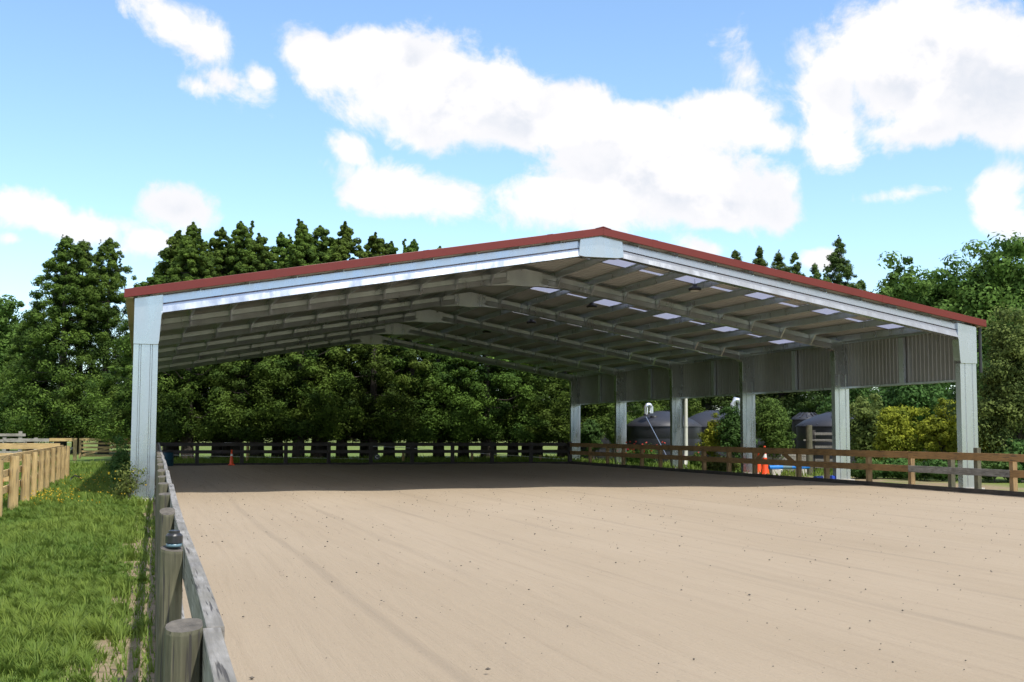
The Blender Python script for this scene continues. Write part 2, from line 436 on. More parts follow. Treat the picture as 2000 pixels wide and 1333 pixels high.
def conifer_meshes(seed, h, r, base=.10, clumps=300, per=85, leaf=.20, mat='leaf_cedar', power=.75, crs=1.0, tips=1, shoulder=0.0):
    rng = np.random.default_rng(seed)
    t = rng.random(clumps)**1.35; m_ = rng.random(clumps) < .2; t = np.where(m_, .68+.31*rng.random(clumps), t)
    prof = lambda q: np.minimum(1.0, (1-q)**power*1.12)*np.minimum(1, .80+q*3.2)
    ang = rng.random(clumps)*2*np.pi
    lob = 1+.17*np.sin(ang*3+seed)+.12*np.sin(ang*5+t*9+seed*2)
    shell = rng.random(clumps) < .72
    rr = r*prof(t)*lob*np.where(shell, .80+.28*rng.random(clumps), .15+.5*rng.random(clumps))
    z = h*(base+(1-base)*t)
    cc = np.stack([np.cos(ang)*rr, np.sin(ang)*rr, z], 1)
    cr = crs*np.where(shell, .30+.42*rng.random(clumps)**1.4, .45)*(1.05-.80*t)*(r/2.1)
    # leader shoots
    for i in range(tips):
        a = rng.random()*6.28; ro = 0 if i == 0 else r*(.18+.2*rng.random()); k = 20
        tz = np.linspace(.86-.03*i, 1.01-.035*i*rng.random(), k)*h
        cc = np.vstack([cc, np.stack([np.cos(a)*ro*np.ones(k)+rng.normal(size=k)*np.linspace(.25, .02, k), np.sin(a)*ro*np.ones(k)+rng.normal(size=k)*np.linspace(.25, .02, k), tz], 1)])
        cr = np.concatenate([cr, np.linspace(.22, .04, k)*(.8+.4*rng.random(k))*crs])
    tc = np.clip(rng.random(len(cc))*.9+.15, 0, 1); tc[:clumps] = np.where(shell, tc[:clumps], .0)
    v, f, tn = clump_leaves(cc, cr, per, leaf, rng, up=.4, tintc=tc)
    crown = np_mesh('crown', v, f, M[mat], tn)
    mb = MB()
    mb.tube([(0, 0, -.2), (.02, 0, h*.1), (.03, .02, h*.5), (0, 0, h*.93)], [r*.115+.05, r*.09+.04, r*.05+.02, .02], 10)
    for i in range(26):
        q = .08+.8*rng.random(); a = rng.random()*6.28; l = r*float(prof(np.array(max(0, (q-base)/(1-base)))))*.8
        z0 = h*q
        mb.tube([(0, 0, z0), (math.cos(a)*l*.6, math.sin(a)*l*.6, z0-.1), (math.cos(a)*l, math.sin(a)*l, z0+.15*l)], [.045, .03, .012], 5, False)
    me = bpy.data.meshes.new('trunk'); me.from_pydata(mb.v, [], mb.f); me.materials.append(M['bark'])
    return crown, me
def broadleaf_meshes(seed, h, r, base=.25, clumps=200, per=110, leaf=.22, mat='leaf_green', squash=.8, blobs=9, cr0=.75, extra=None, bark='bark2', trunk=.09, up=.1, wide=.5, tintlo=.1):
    rng = np.random.default_rng(seed)
    # the crown is a union of a few uneven masses
    bc = rng.normal(size=(blobs, 3)); bc = norm(bc)*(.2+.6*rng.random((blobs, 1)))
    bc[0] = (0, 0, .35)
    H = h*(1-base)/2; zc = h*base+H
    br = (.36+.30*rng.random(blobs))
    k = rng.integers(0, blobs, clumps)
    dv = norm(rng.normal(size=(clumps, 3)))
    p = bc[k]*.72+dv*(br[k]*(.55+.5*rng.random(clumps)))[:, None]
    cc = p*np.array([r, r, H]); cc[:, 2] += zc
    cc[:, 2] = np.maximum(cc[:, 2], h*base*.7+.1)
    cc[:, 2] = np.minimum(cc[:, 2], h)
    cr = cr0*(.45+.75*rng.random(clumps))*r/3.0
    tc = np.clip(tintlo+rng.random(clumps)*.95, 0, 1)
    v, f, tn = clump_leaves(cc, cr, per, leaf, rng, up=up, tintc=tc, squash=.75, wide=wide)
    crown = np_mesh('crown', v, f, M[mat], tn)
    mb = MB()
    mb.tube([(0, 0, -.2), (.03*h*.2, 0, h*base), (0, .05, zc), (0, 0, zc+H*.5)], [h*trunk*.36, h*trunk*.28, h*trunk*.16, .02], 10)
    for i in range(blobs):
        e = bc[i]*.75*np.array([r, r, H])+np.array([0, 0, zc])
        s0 = Vector((0, 0, max(.1, h*base*(.5+.5*rng.random()))))
        mb.tube([s0, s0.lerp(Vector(e), .5)+Vector((0, 0, .1*h*.3)), Vector(e)], [h*trunk*.16, h*trunk*.10, .015], 6, False)
    me = bpy.data.meshes.new('trunk'); me.from_pydata(mb.v, [], mb.f); me.materials.append(M[bark])
    return crown, me
def place_tree(name, meshes, loc, label, cat='tree', group=None, sc_=(1, 1, 1), rz=0, names=('crown', 'trunk'), extra=None):
    o = thing(name, label, cat, loc, group)
    o.rotation_euler.z = rz; o.scale = sc_
    for nm, me in zip(names, meshes):
        if me is None: continue
        c = bpy.data.objects.new(nm, me); COL.objects.link(c); c.parent = o
    return o

# ------------------------------------------------------------------ the setting
FEN = lambda Y: .413+(Y+26.6)*.0112          # the old left fence line (x as a function of y)
XR, YB = 21.6, 29.6
# ground: one sheet out to the horizon, rising gently far away
def ground():
    xs = np.concatenate([[-2500, -900, -400, -200, -120, -80, -50], np.arange(-36, 61, 4), [80, 120, 200, 400, 900, 2500]]).astype(float)
    ys = np.concatenate([[-600, -200, -90], np.arange(-60, 61, 4), [75, 95, 120, 160, 220, 320, 500, 900, 2500]]).astype(float)
    gx, gy = np.meshgrid(xs, ys)
    gz = np.where(gy > 60, (np.minimum(gy, 320)-60)/260*3.0, 0)
    v = np.stack([gx, gy, gz], -1).reshape(-1, 3)
    n = len(xs); f = []
    for j in range(len(ys)-1):
        for i in range(n-1):
            a = j*n+i; f.append((a, a+1, a+n+1, a+n))
    me = np_mesh('ground', v, np.array(f), M['ground'], smooth=True)
    o = bpy.data.objects.new('ground', me); COL.objects.link(o); tag(o, kind='structure')
ground()
def sand():
    ys = np.arange(-44, YB+.01, .55); ys[-1] = YB
    n = 60; v = []; f = []
    rng = np.random.default_rng(3)
    for j, Y in enumerate(ys):
        x0 = FEN(Y)+.03
        for i in range(n+1):
            x = x0+(XR-x0)*i/n
            z = .03+.012*math.sin(x*1.7+.3*math.sin(Y*.2))+.010*math.sin(x*.63+Y*.11)+rng.normal()*.002
            v.append((x, Y, z))
    for j in range(len(ys)-1):
        for i in range(n):
            a = j*(n+1)+i; f.append((a, a+1, a+n+2, a+n+1))
    me = np_mesh('arena_sand', np.array(v), np.array(f), M['sand'], smooth=True)
    o = bpy.data.objects.new('sand_ground', me); COL.objects.link(o); tag(o, kind='structure')
sand()
# dirt track in front of the far gate
MB().add([(-6, 36.2, .012), (-3.2, 34.8, .012), (0.6, 34.4, .012), (.6, 36.4, .012), (-3, 37.2, .012), (-6, 38, .012)], [(0, 1, 2, 3, 4, 5)]).build('dirt_path', M['dirt'])
tag(bpy.data.objects['dirt_path'], kind='structure')
# loose stones and rubber crumbs scattered on the sand
def crumbs():
    rng = np.random.default_rng(8); n = 3600
    Y = -24+46*rng.random(n)**1.2; x = FEN(Y)+.3+(20.8-FEN(Y))*rng.random(n)
    c = np.stack([x, Y, np.full(n, .045)], 1)
    s = .004+.010*rng.random(n)**3
    base = np.array([(1, 0, 0), (0, 1, 0), (-1, 0, 0), (0, -1, 0), (0, 0, 1), (0, 0, -1)], float)
    F = np.array([(0, 1, 4), (1, 2, 4), (2, 3, 4), (3, 0, 4), (1, 0, 5), (2, 1, 5), (3, 2, 5), (0, 3, 5)])
    v = (base[None]*(s[:, None]*(.6+.8*rng.random((n, 6))))[..., None]*np.array([1.3, 1.3, .7])+c[:, None]).reshape(-1, 3)
    f = (F[None]+(np.arange(n)*6)[:, None, None]).reshape(-1, 3)
    me = np_mesh('gravel', v, f, mat_plain('dark crumb', (.10, .085, .07), .9, 0, .5, 3.0))
    o = bpy.data.objects.new('gravel', me); COL.objects.link(o)
    tag(o, 'dark rubber crumbs and small stones scattered over the pale sand', 'gravel', kind='stuff')
crumbs()

# grass: real blades on the strip left of the old fence, thinner further off
def grass_blades():
    rng = np.random.default_rng(5)
    P = []; H = []
    def band(n, x0, x1, y0, y1, h, bias=1.0):
        x = x0+(x1-x0)*rng.random(n); y = y0+(y1-y0)*rng.random(n)**bias
        P.append(np.stack([x, y], 1)); H.append(h*.62*(.55+.9*rng.random(n)))
    band(150000, -3.2, .42, -23.5, -14, .10)
    band(120000, -4.2, .5, -14, -2, .115)
    band(70000, -5.5, .6, -2, 16, .14)
    band(26000, -9, .6, 16, 34, .20)
    band(16000, -14, -3, -6, 30, .22)
    band(26000, 0.5, 24, 30.0, 39, .26)
    band(9000, 22.2, 30, 10, 34, .2)
    P = np.vstack(P); H = np.concatenate(H)
    # tufts: pull blades toward random tuft centres, thin them out by the fence
    fx = .413+(P[:, 1]+26.6)*.0112
    gap = fx-P[:, 0]
    nz = (np.sin(P[:, 1]*2.1+1.3*np.sin(P[:, 0]*3))+np.sin(P[:, 1]*5.3+P[:, 0]*4))*.25
    nz = nz+.45*np.maximum(0, np.sin(P[:, 1]*1.05+2.0)*np.sin(P[:, 1]*.37+P[:, 0]*.8)-.35)
    keep = (P[:, 0] > 21) | (P[:, 1] > 29.8) | ((gap > .10) & ((gap > .42+nz*.5) | (rng.random(len(P)) < .10)))
    keep &= ~((P[:, 0] > -6) & (P[:, 0] < .6) & (P[:, 1] > 34.6) & (P[:, 1] < 37))
    P = P[keep]; H = H[keep]
    patch = .5+.5*np.sin(P[:, 0]*1.9+2*np.sin(P[:, 1]*.7))*np.sin(P[:, 1]*1.35+1.7*np.sin(P[:, 0]*1.1))
    H = H*(.65+.75*patch)
    tx = np.floor(P*5.5)/5.5; hx = np.sin(tx[:, 0]*127.1+tx[:, 1]*311.7)*43758.5; hx -= np.floor(hx)
    hy = np.sin(tx[:, 0]*269.5+tx[:, 1]*183.3)*43758.5; hy -= np.floor(hy)
    tc = tx+np.stack([hx, hy], 1)*.18
    tuft = rng.random(len(P)) < .55
    P = np.where(tuft[:, None], tc+(P-tc)*.40, P)
    H = H*np.where(tuft, .8+.9*hx, .75)
    n = len(P); dist = np.hypot(P[:, 0]-CAM[0], P[:, 1]-CAM[1])
    w = .0022+.00030*dist
    a = np.where(tuft, np.arctan2(P[:, 1]-tc[:, 1], P[:, 0]-tc[:, 0])+rng.normal(size=n)*.5, rng.random(n)*2*np.pi); lean = (.25+.85*rng.random(n))*H
    d = np.stack([np.cos(a), np.sin(a), 0*a], 1); s = np.stack([-np.sin(a), np.cos(a), 0*a], 1)
    b = np.concatenate([P, np.zeros((n, 1))], 1)
    up = np.array([0, 0, 1.0])
    mid = b+d*(lean*.35)[:, None]+up*(H*.6)[:, None]; tip = b+d*lean[:, None]+up*(H*.95)[:, None]
    v = np.stack([b-s*w[:, None], b+s*w[:, None], mid+s*(w*.8)[:, None], mid-s*(w*.8)[:, None], tip+s*(w*.1)[:, None], tip-s*(w*.1)[:, None]], 1).reshape(-1, 3)
    q = np.arange(n)[:, None]*6
    f = np.concatenate([q+np.array([0, 1, 2, 3]), q+np.array([3, 2, 4, 5])], 0)
    dry = (rng.random(n) < .06)*.35
    yel = .5+.5*np.sin(P[:, 0]*.9+3)*np.sin(P[:, 1]*.55+np.sin(P[:, 0]*2.3))
    t = np.repeat(np.clip(.02+.30*patch+.32*yel+.25*hy+.25*rng.random(n)+dry, 0, 1), 6)
    me = np_mesh('grass', v, f, M['grass'], t)
    o = bpy.data.objects.new('grass', me); COL.objects.link(o)
    tag(o, 'green grass blades growing beside the old fence and behind the arena', 'grass', kind='stuff')
grass_blades()
def daisies():
    rng = np.random.default_rng(15); n = 260
    x = -2.1+2.0*rng.random(n); y = -5+20*rng.random(n)
    k = n//2; x[:k] = -1.9+.7*rng.normal(size=k)*.5; y[:k] = -3+5*rng.random(k)
    c = np.stack([x, y, .16+.1*rng.random(n)], 1)
    v, f, t = leaf_cards(np.repeat(c, 2, 0), rng.normal(size=(2*n, 3))*[1, 1, .3], np.full(2*n, .035), np.full(2*n, .032), rng.random(2*n), rng)
    me = np_mesh('wildflowers', v, f, M['petal_yellow'], t)
    o = bpy.data.objects.new('wildflowers', me); COL.objects.link(o)
    tag(o, 'tiny yellow wildflowers dotted through the grass by the paddock fence', 'wildflowers', kind='stuff')
daisies()

# far-off wood on the horizon
def far_wood():
    rng = np.random.default_rng(21); n = 700
    x = -260+620*rng.random(n); y = 300+rng.random(n)*30
    h = 5+4*np.sin(x*.03)+3*rng.random(n)
    z = 3+h*rng.random(n)
    cc = np.stack([x, y, z], 1)
    v, f, t = clump_leaves(cc, 2.2+1.6*rng.random(n), 38, 1.5, rng, up=.2)
    o = bpy.data.objects.new('distant_woodland', np_mesh('distant_woodland', v, f, M['leaf_deep'], t)); COL.objects.link(o)
    tag(o, 'low dark wood on the far side of the fields', 'woodland', kind='stuff')
far_wood()

# ------------------------------------------------------------------ the covered arena
WID, BAY, NF = 23.54, 6.634, 6
S, Z0 = .1745, 4.93
zr = lambda x: Z0+S*min(x, WID-x)
shed = thing('riding_arena_shed', 'large open galvanised steel shed with a red roof edge over the sand arena', 'shed', (WID/2, 0, 0))
CW = .555
def column(i, side):
    y0 = i*BAY
    # plan profile: a deep folded section with two grooves in the web
    pr = [(0, 0), (.12, 0), (.135, .022), (.165, .022), (.18, 0), (.375, 0), (.39, .022), (.42, .022), (.435, 0), (CW, 0),
          (CW, .22), (.435, .22), (.42, .2), (.39, .2), (.375, .22), (.18, .22), (.165, .2), (.135, .2), (.12, .22), (0, .22)]
    X = (lambda u: u) if side == 0 else (lambda u: WID-u)
    mb = MB().prism(pr, lambda u, v: (X(u), y0+v, .06), lambda u, v: (X(u), y0+v, 3.70))
    c = mb.build('column', M['galv'], shed)
    # knee plate boxed round the top of the column
    p = [(-.004, 3.66), (CW-.0, 3.66), (CW+.02, 3.74), (CW+.06, 4.36), (.64, 4.40), (.64, zr(.64)-.19), (-.004, zr(0)-.19)]
    if i: p = [(-.004, 3.66), (CW+.004, 3.66), (CW+.012, zr(.5)-.57), (.70, zr(.7)-.545), (.70, zr(.7)-.19), (-.004, zr(0)-.19)]
    MB().prism(p, lambda u, z: (X(u), y0-.045, z), lambda u, z: (X(u), y0+.265, z)).build('knee_plate', M['galv'], c, bevel=.006)
    x0, x1 = sorted((X(-.09), X(CW+.10)))
    MB().box(x0, x1, y0-.12, y0+.34, -.05, .055).build('footing', M['concrete'], c)
    return c
for i in range(NF):
    for side in (0, 1): column(i, side)
RP = [(0, .046), (.036, .030), (.215, .020), (.255, .0), (.45, -.052), (.45, .22), (.262, .215), (.235, .19), (.028, .19), (0, .16)]
RPI = [(0, .03), (.03, .01), (.17, .01), (.20, -.012), (.35, -.048), (.35, .21), (.20, .20), (.17, .18), (.03, .18), (0, .16)]
for i in range(NF):
    y0 = i*BAY
    for side in (0, 1):
        X = (lambda u: u) if side == 0 else (lambda u: WID-u)
        xa, xb = .60, WID/2-.52
        MB().prism(RP if i == 0 else RPI, lambda v, y: (X(xa), y0+y, zr(xa)-.17-v), lambda v, y: (X(xb), y0+y, zr(xb)-.17-v)).build('rafter', M['galv'] if i == 0 else M['galv_in'], shed)
    a, b = WID/2-.60, WID/2+.60
    p = [(a, zr(a)-.165), (WID/2, zr(WID/2)-.165), (b, zr(b)-.165), (b+.04, zr(b)-.605), (b-.12, zr(b)-.635), (a+.12, zr(a)-.635), (a-.04, zr(a)-.605)]
    if i: p = [(a, zr(a)-.165), (WID/2, zr(WID/2)-.165), (b, zr(b)-.165), (b, zr(b)-.53), (b+.75, zr(b+.75)-.525), (b-.1, zr(b)-.60), (WID/2, zr(b)-.625), (a+.1, zr(a)-.60), (a-.75, zr(a-.75)-.525), (a, zr(a)-.53)]
    MB().prism(p, lambda u, z: (u, y0-(.062 if i == 0 else .034), z), lambda u, z: (u, y0+.24, z)).build('apex_plate', M['galv'] if i == 0 else M['galv_in'], shed, bevel=.008)
YE = (NF-1)*BAY+.25
# purlins: folded Z sections along the building
PX = [.35+1.145*k for k in range(10)]
for side in (0, 1):
    for x in PX:
        X = x if side == 0 else WID-x
        z1 = zr(X)-.035; w = .07 if side == 0 else -.07
        pr = [(0, 0), (w, 0), (w, -.012), (w*.17, -.012), (w*.17, -.188), (w, -.188), (w, -.2), (0, -.2)]
        for_ = MB().prism(pr, lambda u, v: (X+u, .02, z1+v), lambda u, v: (X+u, YE-.03, z1+v))
        for_.build('purlin', M['galv_in'], shed)
# fly braces, short struts from purlin down to rafter foot
for i in range(1, NF):
    for side in (0, 1):
        for x in PX[1:]:
            X = x if side == 0 else WID-x
            MB().prism([(0, -.24), (-.34, -.23), (0, -.55)], lambda u, v: (X-.02, i*BAY-.03+u, zr(X)+v), lambda u, v: (X+.02, i*BAY-.03+u, zr(X)+v)).build('fly_brace', M['galv_in'], shed)
# roof sheets with ribs; the sheet leaves holes where the clear panels go
SKY_W = [(2.25, 3.85), (9.2, 10.7), (15.9, 16.6), (22.6, 23.2), (29.2, 29.8)]
SKY_N = [(3.40, 3.75), (9.9, 10.2), (16.3, 16.6), (23.0, 23.2), (29.6, 29.8)]
def sheet(side, top):
    mb = MB(); y0, y1 = -.13, YE+.05
    dz = .0 if top else -.022
    rib = .26
    ys = []; y = y0
    while y < y1-.3:
        ys += [(y, 0), (y+.17, 0), (y+.195, .03), (y+.235, .03)]; y += rib
    ys.append((y1, 0))
    edges = [-.20]+PX+[WID/2]
    for k in range(len(edges)-1):
        xa, xb = edges[k], edges[k+1]
        holes = []
        if side == 1 and 1 <= k < 10: holes = SKY_W if (10-k) % 2 == 1 else SKY_N
        if side == 1 and k == 10: holes = SKY_N
        Xa, Xb = (xa, xb) if side == 0 else (WID-xa, WID-xb)
        vs = []
        for (yy, r) in ys: vs += [(Xa, yy, zr(Xa)+r+dz), (Xb, yy, zr(Xb)+r+dz)]
        fs = []
        for j in range(len(ys)-1):
            yc = (ys[j][0]+ys[j+1][0])/2
            if any(h0 < yc < h1 for h0, h1 in holes): continue
            fs.append((2*j, 2*j+1, 2*j+3, 2*j+2))
        mb.add(vs, fs)
        if not top:
            for (h0, h1) in holes:
                cells = [j for j in range(len(ys)-1) if h0 < (ys[j][0]+ys[j+1][0])/2 < h1]
                if not cells: continue
                ya, yb = ys[cells[0]][0], ys[cells[-1]+1][0]
                m2 = MB().add([(Xa, ya, zr(Xa)-.008), (Xb, ya, zr(Xb)-.008), (Xb, yb, zr(Xb)-.008), (Xa, yb, zr(Xa)-.008)], [(0, 1, 2, 3)])
                m2.build('skylight', M['skylight'], shed)
    mb.build('roof_sheet' if top else 'roof_lining', M['red'] if top else M['roof_under'], shed)
for side in (0, 1):
    sheet(side, True); sheet(side, False)
# red barge flashing front and back, ridge cap, cream gutters
for (ya, yb) in ((-.20, -.135), (YE+.055, YE+.12)):
    for side in (0, 1):
        X = (lambda u: u) if side == 0 else (lambda u: WID-u)
        x0, x1 = -.24, WID/2
        prf = [(.045, ya), (.045, yb+.12 if ya < 0 else yb-.2), (.035, yb+.12 if ya < 0 else yb-.2), (.03, yb), (-.125, yb), (-.125, ya)]
        lo_ = -.158 if ya < 0 else -.03
        pf = [(.045, min(ya, yb)), (.045, max(ya, yb)), (lo_, max(ya, yb)), (lo_, min(ya, yb))]
        MB().prism(pf, lambda v, y: (X(x0), y, zr(X(x0))+v), lambda v, y: (X(x1), y, zr(X(x1))+v)).build('barge_flashing', M['red'], shed, bevel=.006)
for side in (0, 1):
    for u0 in (3.1, 6.9, 10.2):
        X = (lambda u: u) if side == 0 else (lambda u: WID-u)
        pf = [(.049, -.203), (.049, -.13), (-.161, -.13), (-.161, -.203)]
        MB().prism(pf, lambda v, y: (X(u0), y, zr(X(u0))+v), lambda v, y: (X(u0+.16), y, zr(X(u0+.16))+v)).build('flashing_lap', M['red'], shed)
MB().prism([(-.22, .0), (0, .05), (.22, .0), (.22, .012), (0, .075), (-.22, .012)],
           lambda u, v: (WID/2+u, -.21, zr(WID/2)-.18*abs(u)*0+v-.0), lambda u, v: (WID/2+u, YE+.13, zr(WID/2)+v)).build('ridge_cap', M['red'], shed)
for X0, X1 in ((-.21, -.03), (WID+.03, WID+.21)):
    MB().box(X0, X1, -.12, YE, Z0-.20, Z0-.05).build('gutter', M['tan'], shed, bevel=.01)
for side in (0, 1):   # eave beams
    X = .06 if side == 0 else WID-.13
    MB().box(X, X+.07, .03, YE-.05, zr(.1)-.24, zr(.1)-.045).build('eave_beam', M['galv_in'], shed)
# fascia wall high on the right side, ribbed
def fascia():
    mb = MB(); y = .24; pts = []
    while y < YE-.2:
        pts += [(y, 0), (y+.12, 0), (y+.14, -.014), (y+.18, -.014), (y+.20, 0)]; y += .20
    zb, zt = 3.22, Z0-.05
    for dx, outer in ((0, False), (.035, True)):
        vs = []
        for (yy, r) in pts: vs += [(WID-.03+r+dx, yy, zb), (WID-.03+r+dx, yy, zt)]
        MBx = MB().add(vs, [(2*j, 2*j+1, 2*j+3, 2*j+2) for j in range(len(pts)-1)])
        w = MBx.build('fascia_cladding' if outer else 'fascia_sheet', M['red'] if outer else M['galv_wall'], shed)
    MB().box(WID-.12, WID+.02, .24, YE-.2, zb-.06, zb).build('fascia_trim', M['galv_in'], shed)
    for i in range(NF-1):
        yc = (i+.5)*BAY
        MB().box(WID-.14, WID-.06, yc-.03, yc+.24, zb+.0, zt-.2).box(WID-.17, WID-.14, yc-.05, yc+.02, zb+.05, zt-.22).build('fascia_stud', M['galv_in'], shed)
fascia()
# downpipes
MB().tube([(WID+.14, -.02, Z0-.2), (WID+.14, -.02, 3.4)], .045, 10).build('downpipe', M['blackm'], shed, label='short black downpipe at the front right corner')
yy = 3*BAY-.10
MB().tube([(WID+.06, yy-.02, 3.4), (WID+.06, yy-.02, 1.0), (WID+.06, yy-.02, .25), (WID-.0, yy-.15, .05)], .085, 12).lathe((WID+.06, yy-.02, 1.9), [(.1, 0), (.1, .05)]).build('downpipe', M['pvc'], shed, label='white plastic downpipe beside a column')

# high-bay lamps hung under the roof (unlit)
LAMPS = [((15.96, 2.99), 'on the right slope nearest the front'),
         ((15.23, 9.69), 'on the right slope in the second bay'),
         ((15.17, 16.34), 'on the right slope in the third bay'),
         ((14.87, 21.82), 'on the right slope in the fourth bay'),
         ((15.64, 28.34), 'on the right slope in the rearmost bay'),
         ((7.11, 2.18), 'on the left slope nearest the front'),
         ((7.96, 8.83), 'on the left slope in the second bay'),
         ((8.14, 15.87), 'on the left slope in the third bay')]
for (x, y), w in LAMPS:
    z = zr(x)-.34
    t = thing('high_bay_lamp', 'black round unlit lamp hanging '+w, 'lamp', (x, y, z), 'round black lamps under the shed roof')
    MB().lathe((x, y, z), [(0, -.05), (.15, -.05), (.19, -.03), (.20, .02), (.13, .06), (.07, .09), (.07, .14), (0, .14)], 20).build('housing', M['blackm'], t)
    MB().tube([(x, y, z+.14), (x, y, z+.30)], .012, 6).build('bracket', M['galv_in'], t)
    MB().lathe((x, y, z), [(.0, -.054), (.145, -.054)], 20).build('lens', M['white'], t)

# ------------------------------------------------------------------ fences
rng0 = random.Random(4)
# old left arena fence: half-round mossy posts, grey rails on the arena side
lf = thing('arena_fence', 'old grey timber fence with mossy posts along the left edge of the sand', 'fence', (FEN(-10), -10, 0))
ys = [-26.3+2.25*k-(.0 if k else 0) for k in range(25)]
ys = [-28.6]+[y for y in ys if y < 29.3]
def round_post(c, r, h, rnd, slope=.03, n=14, slant=0.0):
    mb = MB(); vs = []
    for (z, k) in ((-.3, 1.04), (h*.5, 1.01), (h-.01, .985), (h, .95)):
        for j in range(n):
            a = 2*math.pi*j/n
            rr = r*k*(1+.05*math.sin(3*a+rnd*9))
            cut = min(math.cos(a)*rr, r*.72)
            vs.append((c[0]+cut, c[1]+math.sin(a)*rr, z+((slope*math.cos(a+rnd*6)+slant*math.sin(a)) if z > h-.05 else 0)))
    fs = [(i*n+j, i*n+(j+1) % n, (i+1)*n+(j+1) % n, (i+1)*n+j) for i in range(3) for j in range(n)]
    mb.add(vs, fs); mb.add(vs[-n:], [tuple(range(n))])
    return mb
for k, y in enumerate(ys):
    r = .056
    h = 1.10+rng0.uniform(-.015, .02)
    if k == 1: h = 1.115
    if k == 2: h = 1.10
    o_ = round_post((FEN(y)-.035-r*.72-.002, y, 0), r, h, rng0.random(), .006, 14, .014).build('post', M['wood_post'], lf)
    o_.data.materials.append(M['endgrain']); o_.data.polygons[len(o_.data.polygons)-1].material_index = 1
seg = [-31.0, -26.28]+[ys[j] for j in range(3, len(ys), 2)]
if seg[-1] < 29: seg.append(29.5)
def wavy_rail(x_of, ya, yb, z0, z1, th, wob, rnd):
    n = max(2, int((yb-ya)/.5)); vs = []
    for j in range(n+1):
        t = j/n; y = ya+(yb-ya)*t
        dx = wob*math.sin(t*3.1+rnd*6); dz = wob*.6*math.sin(t*4.2+rnd*9)
        x = x_of(y)+dx
        vs += [(x-th/2, y, z0+dz), (x+th/2, y, z0+dz), (x+th/2, y, z1+dz), (x-th/2, y, z1+dz)]
    fs = [(3, 2, 1, 0), tuple(n*4+q for q in (0, 1, 2, 3))]
    for j in range(n):
        a = j*4
        for q in range(4): fs.append((a+q, a+(q+1) % 4, a+4+(q+1) % 4, a+4+q))
    return MB().add(vs, fs)
for j in range(len(seg)-1):
    for (z0, z1) in ((.95, 1.10), (.50, .65)):
        wavy_rail(lambda y: FEN(y)-.011, seg[j]+.006, seg[j+1]-.006, z0, z1, .046, .008, rng0.random()).build('rail', M['wood_grey'], lf, bevel=.004)
    wavy_rail(lambda y: FEN(y)-.011, seg[j]+.004, seg[j+1]-.004, 0.0, .17, .046, .004, rng0.random()).build('kick_board', M['wood_grey'], lf)

# back fence, its brown timber darkened in colour for the roof shade
bf = thing('arena_fence', 'dark two-rail timber fence across the back of the arena under the roof', 'fence', (11, YB, 0))
x0b = FEN(YB)
bx = [x0b]+[2.80+2.09*k for k in range(10)]
for k, x in enumerate(bx[:-1]):
    MB().box(x-.085, x+.085, YB+.03, YB+.19, -.2, 1.12+rng0.uniform(-.02, .03)).build('post', M['wood_dark'], bf, bevel=.01)
for k in range(0, len(bx)-1, 2):
    xb = bx[min(k+2, len(bx)-1)]
    for (z0, z1) in ((.93, 1.10), (.58, .74), (0, .12)):
        MB().box(bx[k]+.004, min(xb, XR-.06)-.004, YB-.02, YB+.028, z0, z1).build('kick_board' if z0 == 0 else 'rail', M['wood_dark_x'], bf, bevel=.005)
# right fence, brown
rf = thing('arena_fence', 'brown treated two-rail fence in front of the columns along the right edge of the sand', 'fence', (XR, 10, 0))
RY = [-12.6, -10.3, -8.1, -5.9, -3.65, -1.18, .63, 2.77, 5.16, 6.9, 9.98, 12.0, 14.13, 16.33, 18.34, 20.35, 22.5, 24.5, 26.85]
for y in RY:
    grey = y in (-1.18,)
    MB().box(XR+.03, XR+.17, y-.075, y+.075, -.2, 1.02 if y > -2 else 1.05).build('post', M['wood_post'] if grey else M['wood_brown_post'], rf, bevel=.008, label='grey weathered post' if grey else None)
MB().box(XR-.07, XR+.11, YB-.11, YB+.10, -.2, 1.16).build('corner_post', M['wood_dark'], rf, bevel=.01)
MB().box(XR+.03, XR+.15, -2.36, -2.2, -.2, 1.24).build('post', M['wood_post'], rf, bevel=.008, label='taller weathered post')
RS = [-12.6, -8.1, -3.65, .63, 5.16, 9.98, 14.13, 18.34, 22.5, 26.85, YB-.12]
for j in range(len(RS)-1):
    for (z0, z1) in ((.90, 1.10), (.50, .69)):
        old = (z0 < .6 and j == 2)
        wavy_rail(lambda y: XR+.004, RS[j]+.005, RS[j+1]-.005, z0, z1, .045, .004, rng0.random()).build('rail', M['wood_grey'] if old else M['wood_brown'], rf, bevel=.004, label='grey weathered rail' if old else None)
    wavy_rail(lambda y: XR+.0, RS[j]+.004, RS[j+1]-.004, -.02, .15, .05, .003, rng0.random()).build('kick_board', M['wood_dark_y'], rf)
for (ya, za, yb, zb) in ((9.9, .55, 9.2, .95), (7.9, .95, 7.0, .55)):
    MB().beam((XR+.05, ya, za), (XR+.05, yb, zb), .04, .15).build('brace', M['wood_brown'], rf)

# new timber paddock fence on the left
pf = thing('paddock_fence', 'new yellow timber paddock fence with wide posts running away on the left of the grass', 'fence', (-2.2, 4, 0))
PY = [-6.0, -3.4, -.8, 1.4, 3.5, 5.6, 7.9, 10.2, 12.4, 14.6]
for y in PY:
    w = .10 if y in (-3.4, -.8, 14.6) else .075
    mb = MB().tube([(-2.2, y, -.2), (-2.2+rng0.uniform(-.01, .01), y, 1.08+rng0.uniform(0, .05))], [w, w*.93], 12)
    mb.build('post', M['wood_new'], pf)
for j in range(0, len(PY)-1):
    for (z0, z1) in ((1.0, 1.14), (.70, .84), (.38, .52)):
        MB().box(-2.36, -2.31, PY[j]+.003, PY[j+1]-.003, z0, z1).build('rail', M['wood_new_y'], pf, bevel=.004)
